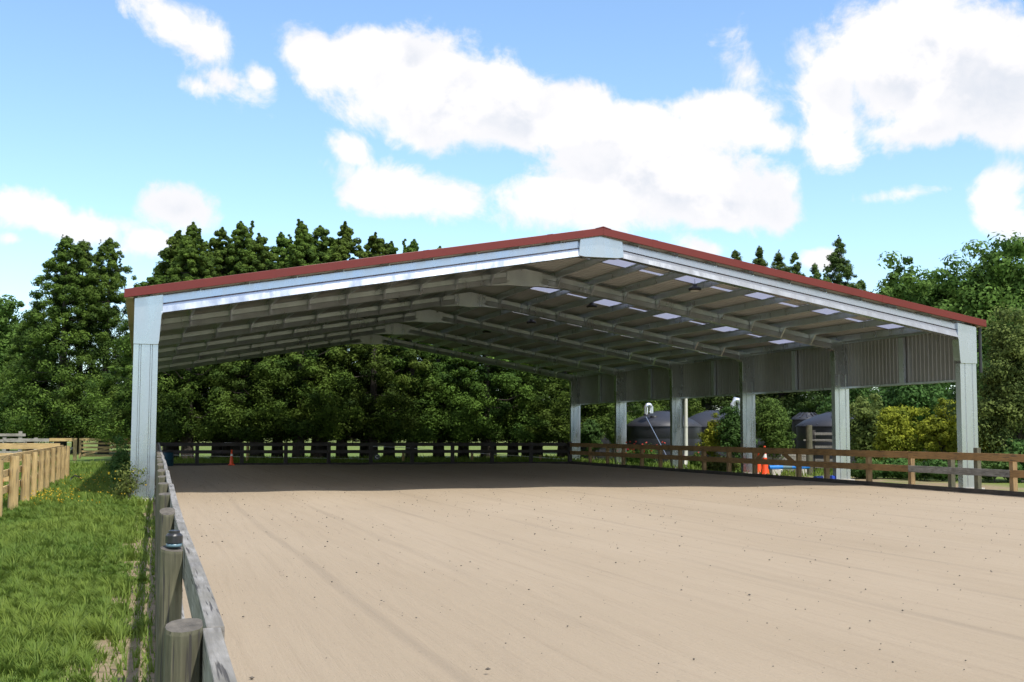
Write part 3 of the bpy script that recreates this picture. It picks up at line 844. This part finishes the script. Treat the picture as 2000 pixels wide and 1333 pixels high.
# two pen fences branching off to the left
for (Yc, nm, lb, zz) in ((-1.1, 'near', 'near end rail of the yellow timber pen coming in from the left frame edge', 1.13), (15.0, 'far', 'far end fence of the yellow timber pen, seen over the near rails', 1.20)):
    o = thing('pen_fence', lb, 'fence', (-4.5, Yc, 0))
    for x in (-3.0, -5.2, -7.4, -9.6) if Yc < 0 else (-3.6, -5.6, -7.6, -9.6, -11.6):
        MB().tube([(x, Yc+.12, -.2), (x, Yc+.12, zz-.02)], .075, 12).build('post', M['wood_new'], o)
    for (z0, z1) in ((zz-.2, zz), (zz-.62, zz-.45)):
        MB().box(-12, -2.45, Yc, Yc+.05, z0, z1).build('rail', M['wood_new_x'], o, bevel=.004)
o = MB().box(-2.68, -2.62, -1.14, -1.11, .40, .56).build('orange_tag', M['orange'], None, (-2.65, -1.12, .4))
tag(o, 'small orange plastic tag tied low on the near pen fence', 'tag')

# five-bar gate in new timber with its diagonal
GY = 41.4
g = thing('field_gate', 'new yellow timber five-bar gate with a diagonal brace beyond the grass strip', 'gate', (-1.6, GY, 0))
gx0, gx1 = -3.05, .35
for z in (.22, .46, .68, .90):
    MB().box(gx0+.1, gx1-.1, GY-.02, GY+.02, z, z+.10).build('bar', M['wood_new_x'], g, bevel=.004)
MB().box(gx0, gx1, GY-.03, GY+.03, 1.10, 1.24).build('top_bar', M['wood_new_x'], g, bevel=.004)
for x in (gx0, gx1-.12): MB().box(x, x+.12, GY-.035, GY+.035, .12, 1.10).build('stile', M['wood_new'], g, bevel=.004)
MB().beam((gx0+.1, GY-.045, .27), (gx1-.5, GY-.045, 1.08), .03, .11, (0, 0, 1)).build('diagonal', M['wood_new_x'], g)
g2 = thing('yard_fence', 'short yellow and grey fence panel left of the timber gate', 'fence', (-5, GY, 0))
MB().box(-3.35, -3.15, GY-.1, GY+.1, -.2, 1.24).build('gate_post', M['wood_new'], g2, bevel=.01)
MB().box(-4.6, -3.36, GY-.03, GY+.03, 1.07, 1.24).build('rail', M['wood_new_x'], g2)
MB().box(-4.6, -3.36, GY-.03, GY+.03, .62, .74).build('rail', M['wood_old'], g2)
MB().box(-6.9, -4.61, GY+.0, GY+.05, 1.05, 1.22).build('rail', M['wood_old'], g2)
for x in (-5.3, -6.9): MB().box(x-.09, x+.09, GY+.055, GY+.2, -.2, 1.27).build('post', M['wood_old'], g2)
sy = thing('stockyard_rails', 'old silver grey stockyard rails behind the pen at the left frame edge', 'fence', (-8, 47, 0))
for x in (-12.6, -10.4, -8.2, -6.6): MB().box(x-.1, x+.1, 47.05, 47.22, -.2, 1.62).build('post', M['wood_old'], sy)
for (z0, z1) in ((1.32, 1.48), (.98, 1.14), (.62, .78), (.3, .45)):
    MB().box(-14, -6.3, 47, 47.045, z0, z1).build('rail', M['wood_old'], sy)
MB().beam((-10.2, 46.97, .35), (-8.6, 46.97, 1.35), .04, .14).build('brace', M['wood_old'], sy)
wf = thing('wire_fence', 'thin wire fence on low posts far out in the left field', 'fence', (-20, 75, .2))
for x in range(-30, 12, 4): MB().tube([(x, 75, 0), (x, 75, 1.3)], .06, 6).build('post', M['wood_old'], wf)
MB().tube([(-30, 75, 1.2), (8, 75, 1.2)], .012, 5).tube([(-30, 75, .7), (8, 75, .7)], .012, 5).build('wire', M['galv_in'], wf)

# electric tape behind the back fence
ef = thing('electric_fence', 'sagging white electric tape on short yellow posts behind the dark back fence', 'fence', (12, 32.5, 0))
ptsE = [on_y(px, py, 32.5) for px, py in ((438, 865), (640, 868), (795, 875), (890, 883), (1030, 892), (1108, 898))]
MB().tube(ptsE, .012, 5).build('tape', M['white'], ef)
MB().tube([on_y(px, py, 32.6) for px, py in ((330, 889), (440, 892), (560, 894), (722, 897))], .010, 5).build('tape', M['white'], ef)
for px, yt in ((484, 868), (788, 879), (922, 882), (1055, 890)):
    p = on_y(px, yt, 32.9)
    MB().tube([(p[0], 32.9, -.1), (p[0], 32.9, max(.3, p[2]))], .075, 10).build('post', M['wood_new'], ef)
# dressage letter on the back fence
p = on_y(736, 893, YB-.04)
lt = thing('letter_board', 'small dark board with a white letter C low on the back fence', 'sign', (p[0], YB-.03, p[2]))
MB().box(p[0]-.14, p[0]+.14, YB-.045, YB-.025, p[2]-.12, p[2]+.12).build('board', M['blackm'], lt)
cu = bpy.data.curves.new('letter', 'FONT'); cu.body = 'C'; cu.size = .24; cu.align_x = 'CENTER'; cu.align_y = 'CENTER'; cu.extrude = .003
cu.materials.append(M['white'])
tmp_ = bpy.data.objects.new('letter_curve', cu)
co_ = bpy.data.objects.new('letter', bpy.data.meshes.new_from_object(tmp_)); bpy.data.objects.remove(tmp_); COL.objects.link(co_); co_.parent = lt
co_.location = (0, -.022, 0); co_.rotation_euler = (rad(90), 0, 0)

# screw cap jar on the second old post
y2 = ys[2]; jx = FEN(y2)-.035-.040
j = thing('screw_cap_jar', 'black ribbed screw cap jar with a pale blue band sitting on an old fence post', 'jar', (jx, y2, 1.13))
MB().lathe((jx, y2, 1.106), [(0, 0), (.030, 0), (.033, .004), (.033, .014), (0, .014)], 24).build('band', M['cap_blue'], j)
mb = MB(); n = 40; prof = [(.030, .0145), (.0345, .018), (.0345, .048), (.030, .055), (.024, .059), (.024, .068), (.021, .071), (0, .071)]
vs = []
for (r, z) in prof:
    for k in range(n):
        a = 2*math.pi*k/n; rr = r*(1+(.05 if (k % 4) < 2 and .016 < z < .050 else 0)); vs.append((jx+math.cos(a)*rr, y2+math.sin(a)*rr, 1.106+z))
mb.add(vs, [(i*n+k, i*n+(k+1) % n, (i+1)*n+(k+1) % n, (i+1)*n+k) for i in range(len(prof)-1) for k in range(n)])
mb.build('cap', M['blackm'], j)

# ------------------------------------------------------------------ cones and loose things
def cone(x, y, h, bw, label, tall=False, group=None, z=.0):
    t = thing('traffic_cone', label, 'traffic cone', (x, y, z), group)
    MB().box(x-bw/2, x+bw/2, y-bw/2, y+bw/2, z, z+.05).build('base', M['orange'], t, bevel=.015)
    r0 = bw*.36; r1 = .03
    prof = [(r0, .05), (r0*.9, .09)]
    R = lambda q: r0*.9+(r1-r0*.9)*q
    a, b = .60, .73
    MB().lathe((x, y, z), [(r0, .05), (r0*.9, .09), (R(a), h*a)], 18).lathe((x, y, z), [(R(b), h*b), (R(.96), h*.96), (R(.97)+.01, h*.965), (R(.97)+.01, h), (0, h)], 18).build('body', M['orange'], t)
    MB().lathe((x, y, z), [(R(a), h*a), (R(b), h*b)], 18).build('reflective_band', M['white'], t)
    return t
cone(4.35, 28.9, .74, .30, 'single orange cone with a white band by the dark back fence', z=.03)
pc1 = at_dist(1494, 920, 46.6); pc2 = at_dist(1482, 920, 47.8)
cone(pc1[0], pc1[1], 1.12, .50, 'taller front orange cone with a stepped base behind the right fence', group='cones behind the right fence')
cone(pc2[0], pc2[1], .85, .42, 'shorter orange cone standing half behind the taller one', group='cones behind the right fence')
p = on_ground(322, 911)
d = thing('plastic_drum', 'dark teal plastic drum in the back left corner of the arena', 'drum', (1.42, 28.7, .03))
MB().lathe((1.42, 28.7, .03), [(0, 0), (.27, 0), (.28, .03), (.28, .28), (.29, .29), (.29, .31), (.28, .32), (.28, .58), (.25, .62), (0, .62)], 24).build('body', M['teal'], d)
MB().lathe((1.42, 28.7, .65), [(.25, .0), (.26, .01), (.26, .04), (0, .04)], 24).build('lid', M['blackm'], d)
# jump poles and cups
def pole(px0, px1, py, dist, r, mat, label, wh=True):
    a = at_dist(px0, py, dist); b = at_dist(px1, py, dist+.6); a[2] = b[2] = r+.25 if wh else r
    t = thing('jump_pole', label, 'pole', ((a[0]+b[0])/2, (a[1]+b[1])/2, 0), 'jump poles lying beyond the right fence')
    a, b = Vector(a), Vector(b)
    m1 = a.lerp(b, .33); m2 = a.lerp(b, .55)
    MB().tube([a, b], r, 12).build('shaft', mat, t)
    MB().tube([m1, m2], r+.004, 12).build('band', M['white'] if not wh else M['cap_blue'], t)
    if wh:
        for q in (.15, .8):
            c = a.lerp(b, q); MB().box(c.x-.18, c.x+.18, c.y-.12, c.y+.12, 0, .245).build('block', M['concrete'], t)
pole(1502, 1580, 913, 45.5, .075, M['blue'], 'bright blue pole with a paler middle raised on pale blocks')
pole(1592, 1628, 930, 40.5, .09, M['navy'], 'short dark blue pole on the ground by the fifth column', False)
for (x_, lb) in (((float(at_dist(1520, 920, 46)[0]), float(at_dist(1520, 920, 46)[1])), 'white plastic container on the ground right of the cones'),):
    c = thing('plastic_container', lb, 'container', (x_[0], x_[1], 0))
    MB().lathe((x_[0], x_[1], 0), [(0, 0), (.15, 0), (.17, .04), (.17, .24), (.12, .33), (.05, .37), (.05, .42), (0, .42)], 18).build('body', M['white'], c)
    MB().lathe((x_[0], x_[1], .42), [(.055, 0), (.055, .04), (0, .04)], 12).build('cap', M['blackm'], c)
# timber stack / low sleeper wall
a = at_dist(1480, 872, 50); b = at_dist(1578, 872, 50)
t = thing('sleeper_wall', 'low wall of weathered sleepers with a pale coping beyond the right fence', 'wall', (a[0], a[1], 0))
for k in range(4): MB().beam((a[0], a[1], .12+.21*k), (b[0], b[1], .12+.21*k), .2, .2).build('sleeper', M['wood_old'], t, bevel=.01)
MB().beam((a[0], a[1], .885), (b[0], b[1], .885), .3, .06).build('coping', M['concrete'], t)
# old stock race panel
a = at_dist(1592, 900, 47.5); b = at_dist(1642, 900, 47.0)
t = thing('stock_race', 'old open timber race of stacked grey boards between the shrub and the fifth column', 'race', (a[0], a[1], 0))
for k in range(6): MB().beam((a[0], a[1], .3+.26*k), (b[0], b[1], .3+.26*k), .05, .10).build('board', M['wood_old'], t, bevel=.005)
for q in (0, 1):
    c = a+(b-a)*q; MB().box(c[0]-.07, c[0]+.07, c[1]+.05, c[1]+.2, -.1, 1.75).build('post', M['wood_dark'], t)
MB().beam((a[0], a[1]+.6, 1.35), (b[0], b[1]+.6, 1.35), .9, .06).build('step', M['wood_old'], t)
c = at_dist(1581, 900, 46.5)
o = round_post((c[0], c[1], 0), .13, 1.92, .3, .02).build('gate_post', M['wood_post'], None, (c[0], c[1], 0))
o.name = 'timber_pole'; tag(o, 'thick upright mossy timber pole just left of the stock race', 'pole')

# ------------------------------------------------------------------ water tanks
def tank(px, dist, r, hs, ht, label, inlet=None):
    c = at_dist(px, 850, dist); x, y = c[0], c[1]
    t = thing('water_tank', label, 'water tank', (x, y, 0), 'dark plastic water tanks')
    prof = [(r, 0)]
    k = 3
    for i in range(k):
        z = hs*i/k; prof += [(r, z+.02), (r+.008, z+.05), (r+.008, z+hs/k-.05), (r, z+hs/k-.02)]
    prof += [(r, hs)]
    MB().lathe((x, y, 0), prof, 40).build('body', M['tank'], t)
    d = MB().lathe((x, y, hs), [(r+.05, -.03), (r+.05, .02), (r*.8, (ht-hs)*.42), (r*.45, (ht-hs)*.80), (.30, ht-hs), (0, ht-hs)], 40)
    for q in range(12):     # moulded ribs on the roof
        a = q*math.pi/6
        d.beam((x+math.cos(a)*.35, y+math.sin(a)*.35, ht+.0), (x+math.cos(a)*r*.98, y+math.sin(a)*r*.98, hs+.07), .06, .04)
    dm = d.build('tank_roof', M['tank_lid'], t)
    if inlet is not None:
        ix, iy = x+inlet[0]*r, y+inlet[1]*r; iz = hs+(ht-hs)*.45
        MB().lathe((ix, iy, iz), [(.2, 0), (.2, .16), (.17, .19), (0, .19)], 16).build('hatch', M['blackm'], dm)
    return x, y
xa, ya = tank(1296, 64, 2.0, 1.98, 2.78, 'left dark water tank with the silver looped duct on its roof', (-.45, -.4))
tank(1392, 67, 1.95, 1.98, 2.88, 'dark water tank seen right of the white downpipe', (-.15, -.5))
tank(1468, 71, 1.7, 1.98, 2.7, 'dark water tank half hidden behind the round green shrub')
tank(1632, 55, 1.75, 1.95, 2.60, 'dark water tank behind the old stock race', (-.3, -.5))
tank(1577, 58, .72, 2.30, 2.62, 'narrow upright dark tank just left of the tank behind the stock race')
tank(1158, 71, 1.15, 1.98, 2.2, 'low dark tank with a flat top beside the rearmost right column')
def duct(px, dist, zb, label, r=.10, w=.30, h=.45):
    c = at_dist(px, 800, dist); x, y = c[0], c[1]
    t = thing('duct_pipe', label, 'pipe', (x, y, zb))
    pts = [(x-w/2, y, zb), (x-w/2, y, zb+h-.1)]
    for i in range(9):
        a = math.pi-math.pi*i/8; pts.append((x+math.cos(a)*w/2, y, zb+h-.1+math.sin(a)*w/2))
    pts.append((x+w/2, y, zb+.05)); 
    MB().tube(pts, r, 14).build('pipe', M['duct'], t)
    MB().lathe((x-w/2, y, zb-.08), [(r+.03, 0), (r+.03, .1), (r, .1)], 14).build('collar', M['blackm'], t)
duct(1267, 62.8, 2.60, 'shiny silver looped duct standing on the left water tank')
c = at_dist(1436, 800, 61)
t = thing('flue_pipe', 'silver crumpled foil flue rising through the dark shrub left of a bright column', 'pipe', (c[0], c[1], 1.0))
pts = [(c[0]-.12+.02*math.sin(k*2), c[1], 1.0+.19*k) for k in range(12)]+[(c[0], c[1], 3.36), (c[0]+.2, c[1], 3.3), (c[0]+.26, c[1], 3.05), (c[0]+.25, c[1], 2.5)]
MB().tube(pts, [.13+.015*(k % 2) for k in range(len(pts))], 14).build('pipe', M['duct'], t)
# stay rod leaning from the tank to the ground
a = at_dist(1262, 815, 61.5); b = at_dist(1303, 893, 57)
o = MB().tube([a, b], .022, 6).build('stay_rod', M['galv_in'], None, tuple(b)); tag(o, 'thin grey rod slanting down from the left water tank to the fence', 'rod')
# bent black hose in the grass
pts = [on_ground(135, 944, .02), on_ground(140, 934, .15), on_ground(146, 929, .25), on_ground(156, 933, .2), on_ground(163, 941, .05)]
o = MB().tube(pts, .022, 8).build('bent_hose', M['blackm'], None, tuple(pts[0])); tag(o, 'bent black plastic pipe arching out of the grass by the paddock fence', 'pipe')

# ------------------------------------------------------------------ trees
cedars = [conifer_meshes(10+k, 13.6, 2.55, base=.115, clumps=310, per=220, leaf=.14, crs=1.05, power=.60+.08*(k % 3), tips=1+(k % 3)) for k in range(5)]
ORD = ['first', 'second', 'third', 'fourth', 'fifth', 'sixth', 'seventh', 'eighth', 'ninth', 'tenth', 'eleventh', 'twelfth', 'thirteenth', 'fourteenth', 'fifteenth',
       'sixteenth', 'seventeenth', 'eighteenth', 'nineteenth', 'twentieth', 'twenty-first', 'twenty-second', 'twenty-third', 'twenty-fourth']
def top_h(px, py, dist): return at_dist(px, py, dist)[2]
# front row just behind the arena; tips that show over the roof set the heights
tipx = [(300, 530), (338, 448), (367, 430), (425, 440), (462, 428), (500, 452), (542, 450), (583, 428), (620, 437), (668, 432), (728, 450), (760, 468), (803, 500), (856, 478), (905, 500), (950, 500), (1002, 470), (1050, 500), (1100, 505), (1150, 520), (1195, 520)]
rr_ = random.Random(11)
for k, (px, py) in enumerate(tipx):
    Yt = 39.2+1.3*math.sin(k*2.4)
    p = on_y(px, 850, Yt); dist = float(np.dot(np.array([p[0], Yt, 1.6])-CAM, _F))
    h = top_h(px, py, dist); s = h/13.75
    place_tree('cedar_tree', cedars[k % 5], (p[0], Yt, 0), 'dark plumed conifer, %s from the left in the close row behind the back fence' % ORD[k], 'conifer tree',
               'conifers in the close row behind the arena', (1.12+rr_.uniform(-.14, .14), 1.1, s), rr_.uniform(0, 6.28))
for k in range(12):       # second row close behind, its crowns filling the gaps
    x = 2.0+k*2.75+rr_.uniform(-.5, .5); h = rr_.uniform(12.4, 14.0)
    place_tree('cedar_tree', cedars[(k*3+1) % 5], (x, 43.6+rr_.uniform(-.6, .6), 0), 'conifer of the hidden second row behind the arena, %s from the left' % ORD[k], 'conifer tree',
               'conifers in the second row behind the arena', (1.12, 1.1, h/13.75), rr_.uniform(0, 6.28))
# left pair of big conifers beyond the gate and their neighbours
big = [conifer_meshes(40+k, 16.5, 3.5, base=.09, clumps=430, per=190, leaf=.18, power=.62, tips=3, mat='leaf_cedar') for k in range(2)]
for k, (px, py, Yt, sw, lb) in enumerate([
        (118, 458, 62, 1.15, 'broad tall conifer left of the shed, left one of the pair with touching crowns'),
        (152, 466, 65, 1.0, 'conifer filling the middle of the clump left of the shed'),
        (203, 462, 62, .95, 'tall conifer right of the pair, standing next to the shed corner'),
        (62, 600, 66, .85, 'shorter dark conifer at the left foot of the tall pair'),
        (262, 640, 60, .5, 'low dark conifer seen just behind the left shed column'),
]):
    p = on_y(px, 850, Yt); dist = float(np.dot(np.array([p[0], Yt, 1.6])-CAM, _F)); h = top_h(px, py, dist)
    place_tree('conifer_tree', big[k % 2], (p[0], Yt, 0.1), lb, 'conifer tree', 'conifers left of the shed', (sw, sw, h/16.7), k*2.1+.4)
# conifers beyond the tanks on the right
dk = [conifer_meshes(60+k, 15, 2.8, base=.05, clumps=300, per=150, leaf=.17, power=.85, mat='leaf_dark', tips=1+k % 2) for k in range(3)]
for k, (px, py, dist, sw, lb) in enumerate([
        (1440, 486, 88, 1.35, 'conifer with its tip just over the red edge, leftmost of those right of the ridge'),
        (1488, 478, 92, 1.2, 'thin conifer tip, second from the left over the right roof slope'),
        (1526, 486, 90, 1.2, 'conifer tip, third from the left over the right roof slope'),
        (1558, 490, 92, 1.15, 'conifer tip, fourth from the left over the right roof slope'),
        (1597, 512, 88, 1.1, 'small conifer tip directly left of the tall pointed conifer'),
        (1645, 457, 82, 1.15, 'tall sharply pointed conifer standing alone over the right roof slope'),
        (1688, 545, 84, 1.3, 'lower conifer leaning on the right flank of the tall pointed one'),
        (1170, 560, 94, 1.2, 'dark conifer behind the low flat tank beside the rear column'),
        (1240, 560, 92, 1.2, 'dark conifer behind the silver looped duct'),
        (1315, 560, 90, 1.2, 'dark conifer behind the white downpipe'),
        (1205, 600, 98, 1.7, 'wide dark conifer in the gap left of the silver looped duct'),
        (1280, 600, 99, 1.7, 'wide dark conifer in the gap right of the silver looped duct'),
        (1352, 610, 97, 1.7, 'wide dark conifer directly right of the white downpipe'),
        (1420, 610, 96, 1.6, 'wide dark conifer behind the foil flue'),
        (1478, 620, 95, 1.6, 'wide dark conifer behind the round glossy shrub'),
        (1545, 620, 93, 1.6, 'wide dark conifer above the tank behind the stock race'),
        (1385, 560, 88, 1.2, 'dark conifer behind the yellow-green upright shrub')]):
    p = at_dist(px, 850, dist); h = top_h(px, py, dist)
    place_tree('conifer_tree', dk[k % 3], (p[0], p[1], 0), lb, 'conifer tree', 'conifers beyond the water tanks', (sw, sw, h/15.1), k*1.3)

def put_broad(name, seed, px, ytop, dist, r, label, mat, cat='tree', base=.2, clumps=180, per=110, leaf=.2, group=None, **kw):
    p = at_dist(px, 850, dist); h = top_h(px, ytop, dist)
    ms = broadleaf_meshes(seed, h, r, base, clumps, per, leaf, mat, **kw)
    return place_tree(name, ms, (p[0], p[1], 0), label, cat, group, names=('crown', 'trunk') if cat == 'tree' else ('foliage', 'stem')), h
# big trees top right
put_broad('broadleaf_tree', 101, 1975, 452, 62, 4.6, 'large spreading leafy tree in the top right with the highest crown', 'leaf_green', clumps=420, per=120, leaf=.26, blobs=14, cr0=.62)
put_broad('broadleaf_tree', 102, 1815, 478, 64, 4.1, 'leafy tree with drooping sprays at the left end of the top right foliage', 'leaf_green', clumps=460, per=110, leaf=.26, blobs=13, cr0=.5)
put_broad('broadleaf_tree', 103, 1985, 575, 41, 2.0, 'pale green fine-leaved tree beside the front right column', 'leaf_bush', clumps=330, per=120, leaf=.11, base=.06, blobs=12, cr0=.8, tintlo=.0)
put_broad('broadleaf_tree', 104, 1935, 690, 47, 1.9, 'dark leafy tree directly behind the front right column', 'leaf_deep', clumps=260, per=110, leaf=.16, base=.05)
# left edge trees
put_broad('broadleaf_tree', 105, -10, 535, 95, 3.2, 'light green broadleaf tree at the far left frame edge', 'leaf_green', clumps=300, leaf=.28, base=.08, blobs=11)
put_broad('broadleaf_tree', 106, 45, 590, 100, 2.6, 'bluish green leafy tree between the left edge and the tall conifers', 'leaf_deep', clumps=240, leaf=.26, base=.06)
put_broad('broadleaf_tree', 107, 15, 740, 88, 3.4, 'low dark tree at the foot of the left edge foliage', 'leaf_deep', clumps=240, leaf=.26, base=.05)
# shrubs and small trees beyond the right fence
SH = 'shrubs beyond the right fence'
for args in [
    ('round_shrub', 110, 1508, 770, 50, .95, 'round glossy green shrub tree right of the third bright column', 'leaf_green', dict(leaf=.10, clumps=230, per=90, base=.12, cr0=1.0)),
    ('upright_shrub', 111, 1392, 806, 54.5, .62, 'narrow upright yellow-green shrub in front of the tanks', 'leaf_yellow', dict(leaf=.10, clumps=110, per=80, base=.04, cr0=1.25)),
    ('dark_shrub', 112, 1434, 778, 54, .95, 'dark shrub wrapped round the foil flue', 'leaf_deep', dict(leaf=.11, clumps=130, per=90, base=.03, cr0=1.1)),
    ('leafy_shrub', 113, 1215, 786, 65, 1.2, 'green leafy shrub between the two rearmost right columns', 'leaf_green', dict(leaf=.13, clumps=220, per=90, base=.04, cr0=.95)),
    ('leafy_shrub', 114, 1158, 800, 68, .9, 'dark green shrub over the low flat tank', 'leaf_deep', dict(leaf=.14, clumps=150, per=90, base=.05)),
    ('golden_shrub', 115, 1765, 770, 45, 1.15, 'golden yellow-green shrub in the middle of the open front right bay', 'leaf_yellow', dict(leaf=.11, clumps=200, per=90, base=.02, cr0=.8, tintlo=.2, blobs=14)),
    ('golden_shrub', 116, 1700, 758, 50, 1.25, 'taller dull green shrub just right of the fifth column', 'leaf_bush', dict(leaf=.13, clumps=240, per=90, base=.02, cr0=.95)),
    ('golden_shrub', 117, 1840, 775, 44, .95, 'mixed yellow shrub against the front right column', 'leaf_yellow', dict(leaf=.11, clumps=170, per=90, base=.02, cr0=.85, blobs=14)),
    ('leafy_shrub', 118, 1800, 690, 56, 2.6, 'deep green tree mass behind the golden shrubs', 'leaf_deep', dict(leaf=.17, clumps=260, per=90, base=.02)),
    ('leafy_shrub', 119, 1930, 770, 42, .95, 'yellow-green shrub right of the front right column', 'leaf_yellow', dict(leaf=.11, clumps=160, per=90, base=.02, tintlo=.0)),
    ('leafy_shrub', 120, 1690, 900, 43, .7, 'low green ground shrub at the foot of the fence right of the fifth column', 'leaf_deep', dict(leaf=.12, clumps=90, per=70, base=.02, cr0=1.2)),
    ('leafy_shrub', 121, 1790, 905, 42, .8, 'low strap-leaved plant under the golden shrub', 'leaf_deep', dict(leaf=.18, clumps=80, per=60, base=.02, cr0=1.2, wide=.2)),
    ('leafy_shrub', 122, 1985, 850, 40, .9, 'dark low shrub at the right frame edge behind the fence', 'leaf_deep', dict(leaf=.12, clumps=160, per=80, base=.02)),
    ('leafy_shrub', 123, 1660, 715, 62, 1.9, 'dark green shrub behind the tank at the fifth column', 'leaf_deep', dict(leaf=.15, clumps=150, per=80, base=.02)),
    ('leafy_shrub', 125, 1742, 893, 43.5, .75, 'low dark shrub behind the fence between the fifth column and the golden shrub', 'leaf_deep', dict(leaf=.12, clumps=100, per=70, base=.02, cr0=1.2)),
    ('leafy_shrub', 126, 1838, 895, 41, .65, 'low dark shrub just left of the front right column foot', 'leaf_deep', dict(leaf=.12, clumps=90, per=70, base=.02, cr0=1.2)),
    ('leafy_shrub', 127, 1940, 885, 40, .7, 'low dark shrub right of the front right column foot', 'leaf_deep', dict(leaf=.12, clumps=100, per=70, base=.02, cr0=1.2)),
    ('leafy_shrub', 124, 1408, 895, 49, .75, 'low sprawling shrub behind the fence left of the third bright column', 'leaf_bush', dict(leaf=.11, clumps=90, per=70, base=.02, cr0=1.2)),
]:
    nm, seed, px, yt, dist, r, lb, mt, kw = args
    put_broad(nm, seed, px, yt, dist, r, lb, mt, cat='shrub', group=SH, **kw)
# red rose bushes
def flowers(n, c, r, h0, h1, mat, size, seed):
    rng = np.random.default_rng(seed)
    k = n//9; cc = np.stack([c[0]+r*rng.normal(size=k)*.5, c[1]+.3*r*rng.normal(size=k), h0+(h1-h0)*rng.random(k)], 1)
    v, f, t = clump_leaves(cc, np.full(k, size), 14, size*1.1, rng, up=.2, wide=.9)
    return np_mesh('flowers', v, f, M[mat], t)
for (px, yt, dist, r, n, lb, s) in ((1262, 868, 57.5, .75, 420, 'red flowering rose bush left of the column with the white downpipe', 130), (1366, 885, 54.5, .55, 160, 'small red flowering bush right of the white downpipe', 131), (1236, 876, 60, .4, 130, 'red flowering spray beside the second rearmost column', 132)):
    o, h = put_broad('rose_bush', s, px, yt, dist, r, lb, 'leaf_green', cat='shrub', group='red rose bushes beyond the fence', leaf=.07, clumps=110, per=60, base=.05, cr0=1.1)
    me = flowers(n, (0, 0), r*1.5, h*.45, h*1.12, 'petal_red', .05, s)
    fo = bpy.data.objects.new('flowers', me); COL.objects.link(fo); fo.parent = o; fo['kind'] = 'stuff'
# scruffy bush at the foot of the left column, with yellow flowers
ms = broadleaf_meshes(140, .95, .40, .02, 60, 26, .055, 'leaf_bush', cr0=1.7, blobs=8, trunk=.03)
o = place_tree('scrub_bush', ms, (.02, -1.05, 0), 'scruffy yellow-flowered bush at the foot of the left shed column', 'shrub', names=('foliage', 'stem'))
fo = bpy.data.objects.new('flowers', flowers(260, (0, 0), .5, .15, .75, 'petal_yellow', .018, 7)); COL.objects.link(fo); fo.parent = o; fo['kind'] = 'stuff'
ms = broadleaf_meshes(141, 1.55, .30, .02, 70, 40, .07, 'leaf_deep', cr0=2.0, blobs=7, trunk=.02)
place_tree('climbing_bush', ms, (-.22, 1.6, 0), 'dark leafy bush behind the left edge of the left shed column', 'shrub', names=('foliage', 'stem'))
# pohutukawa-like red flecks in the top right crown
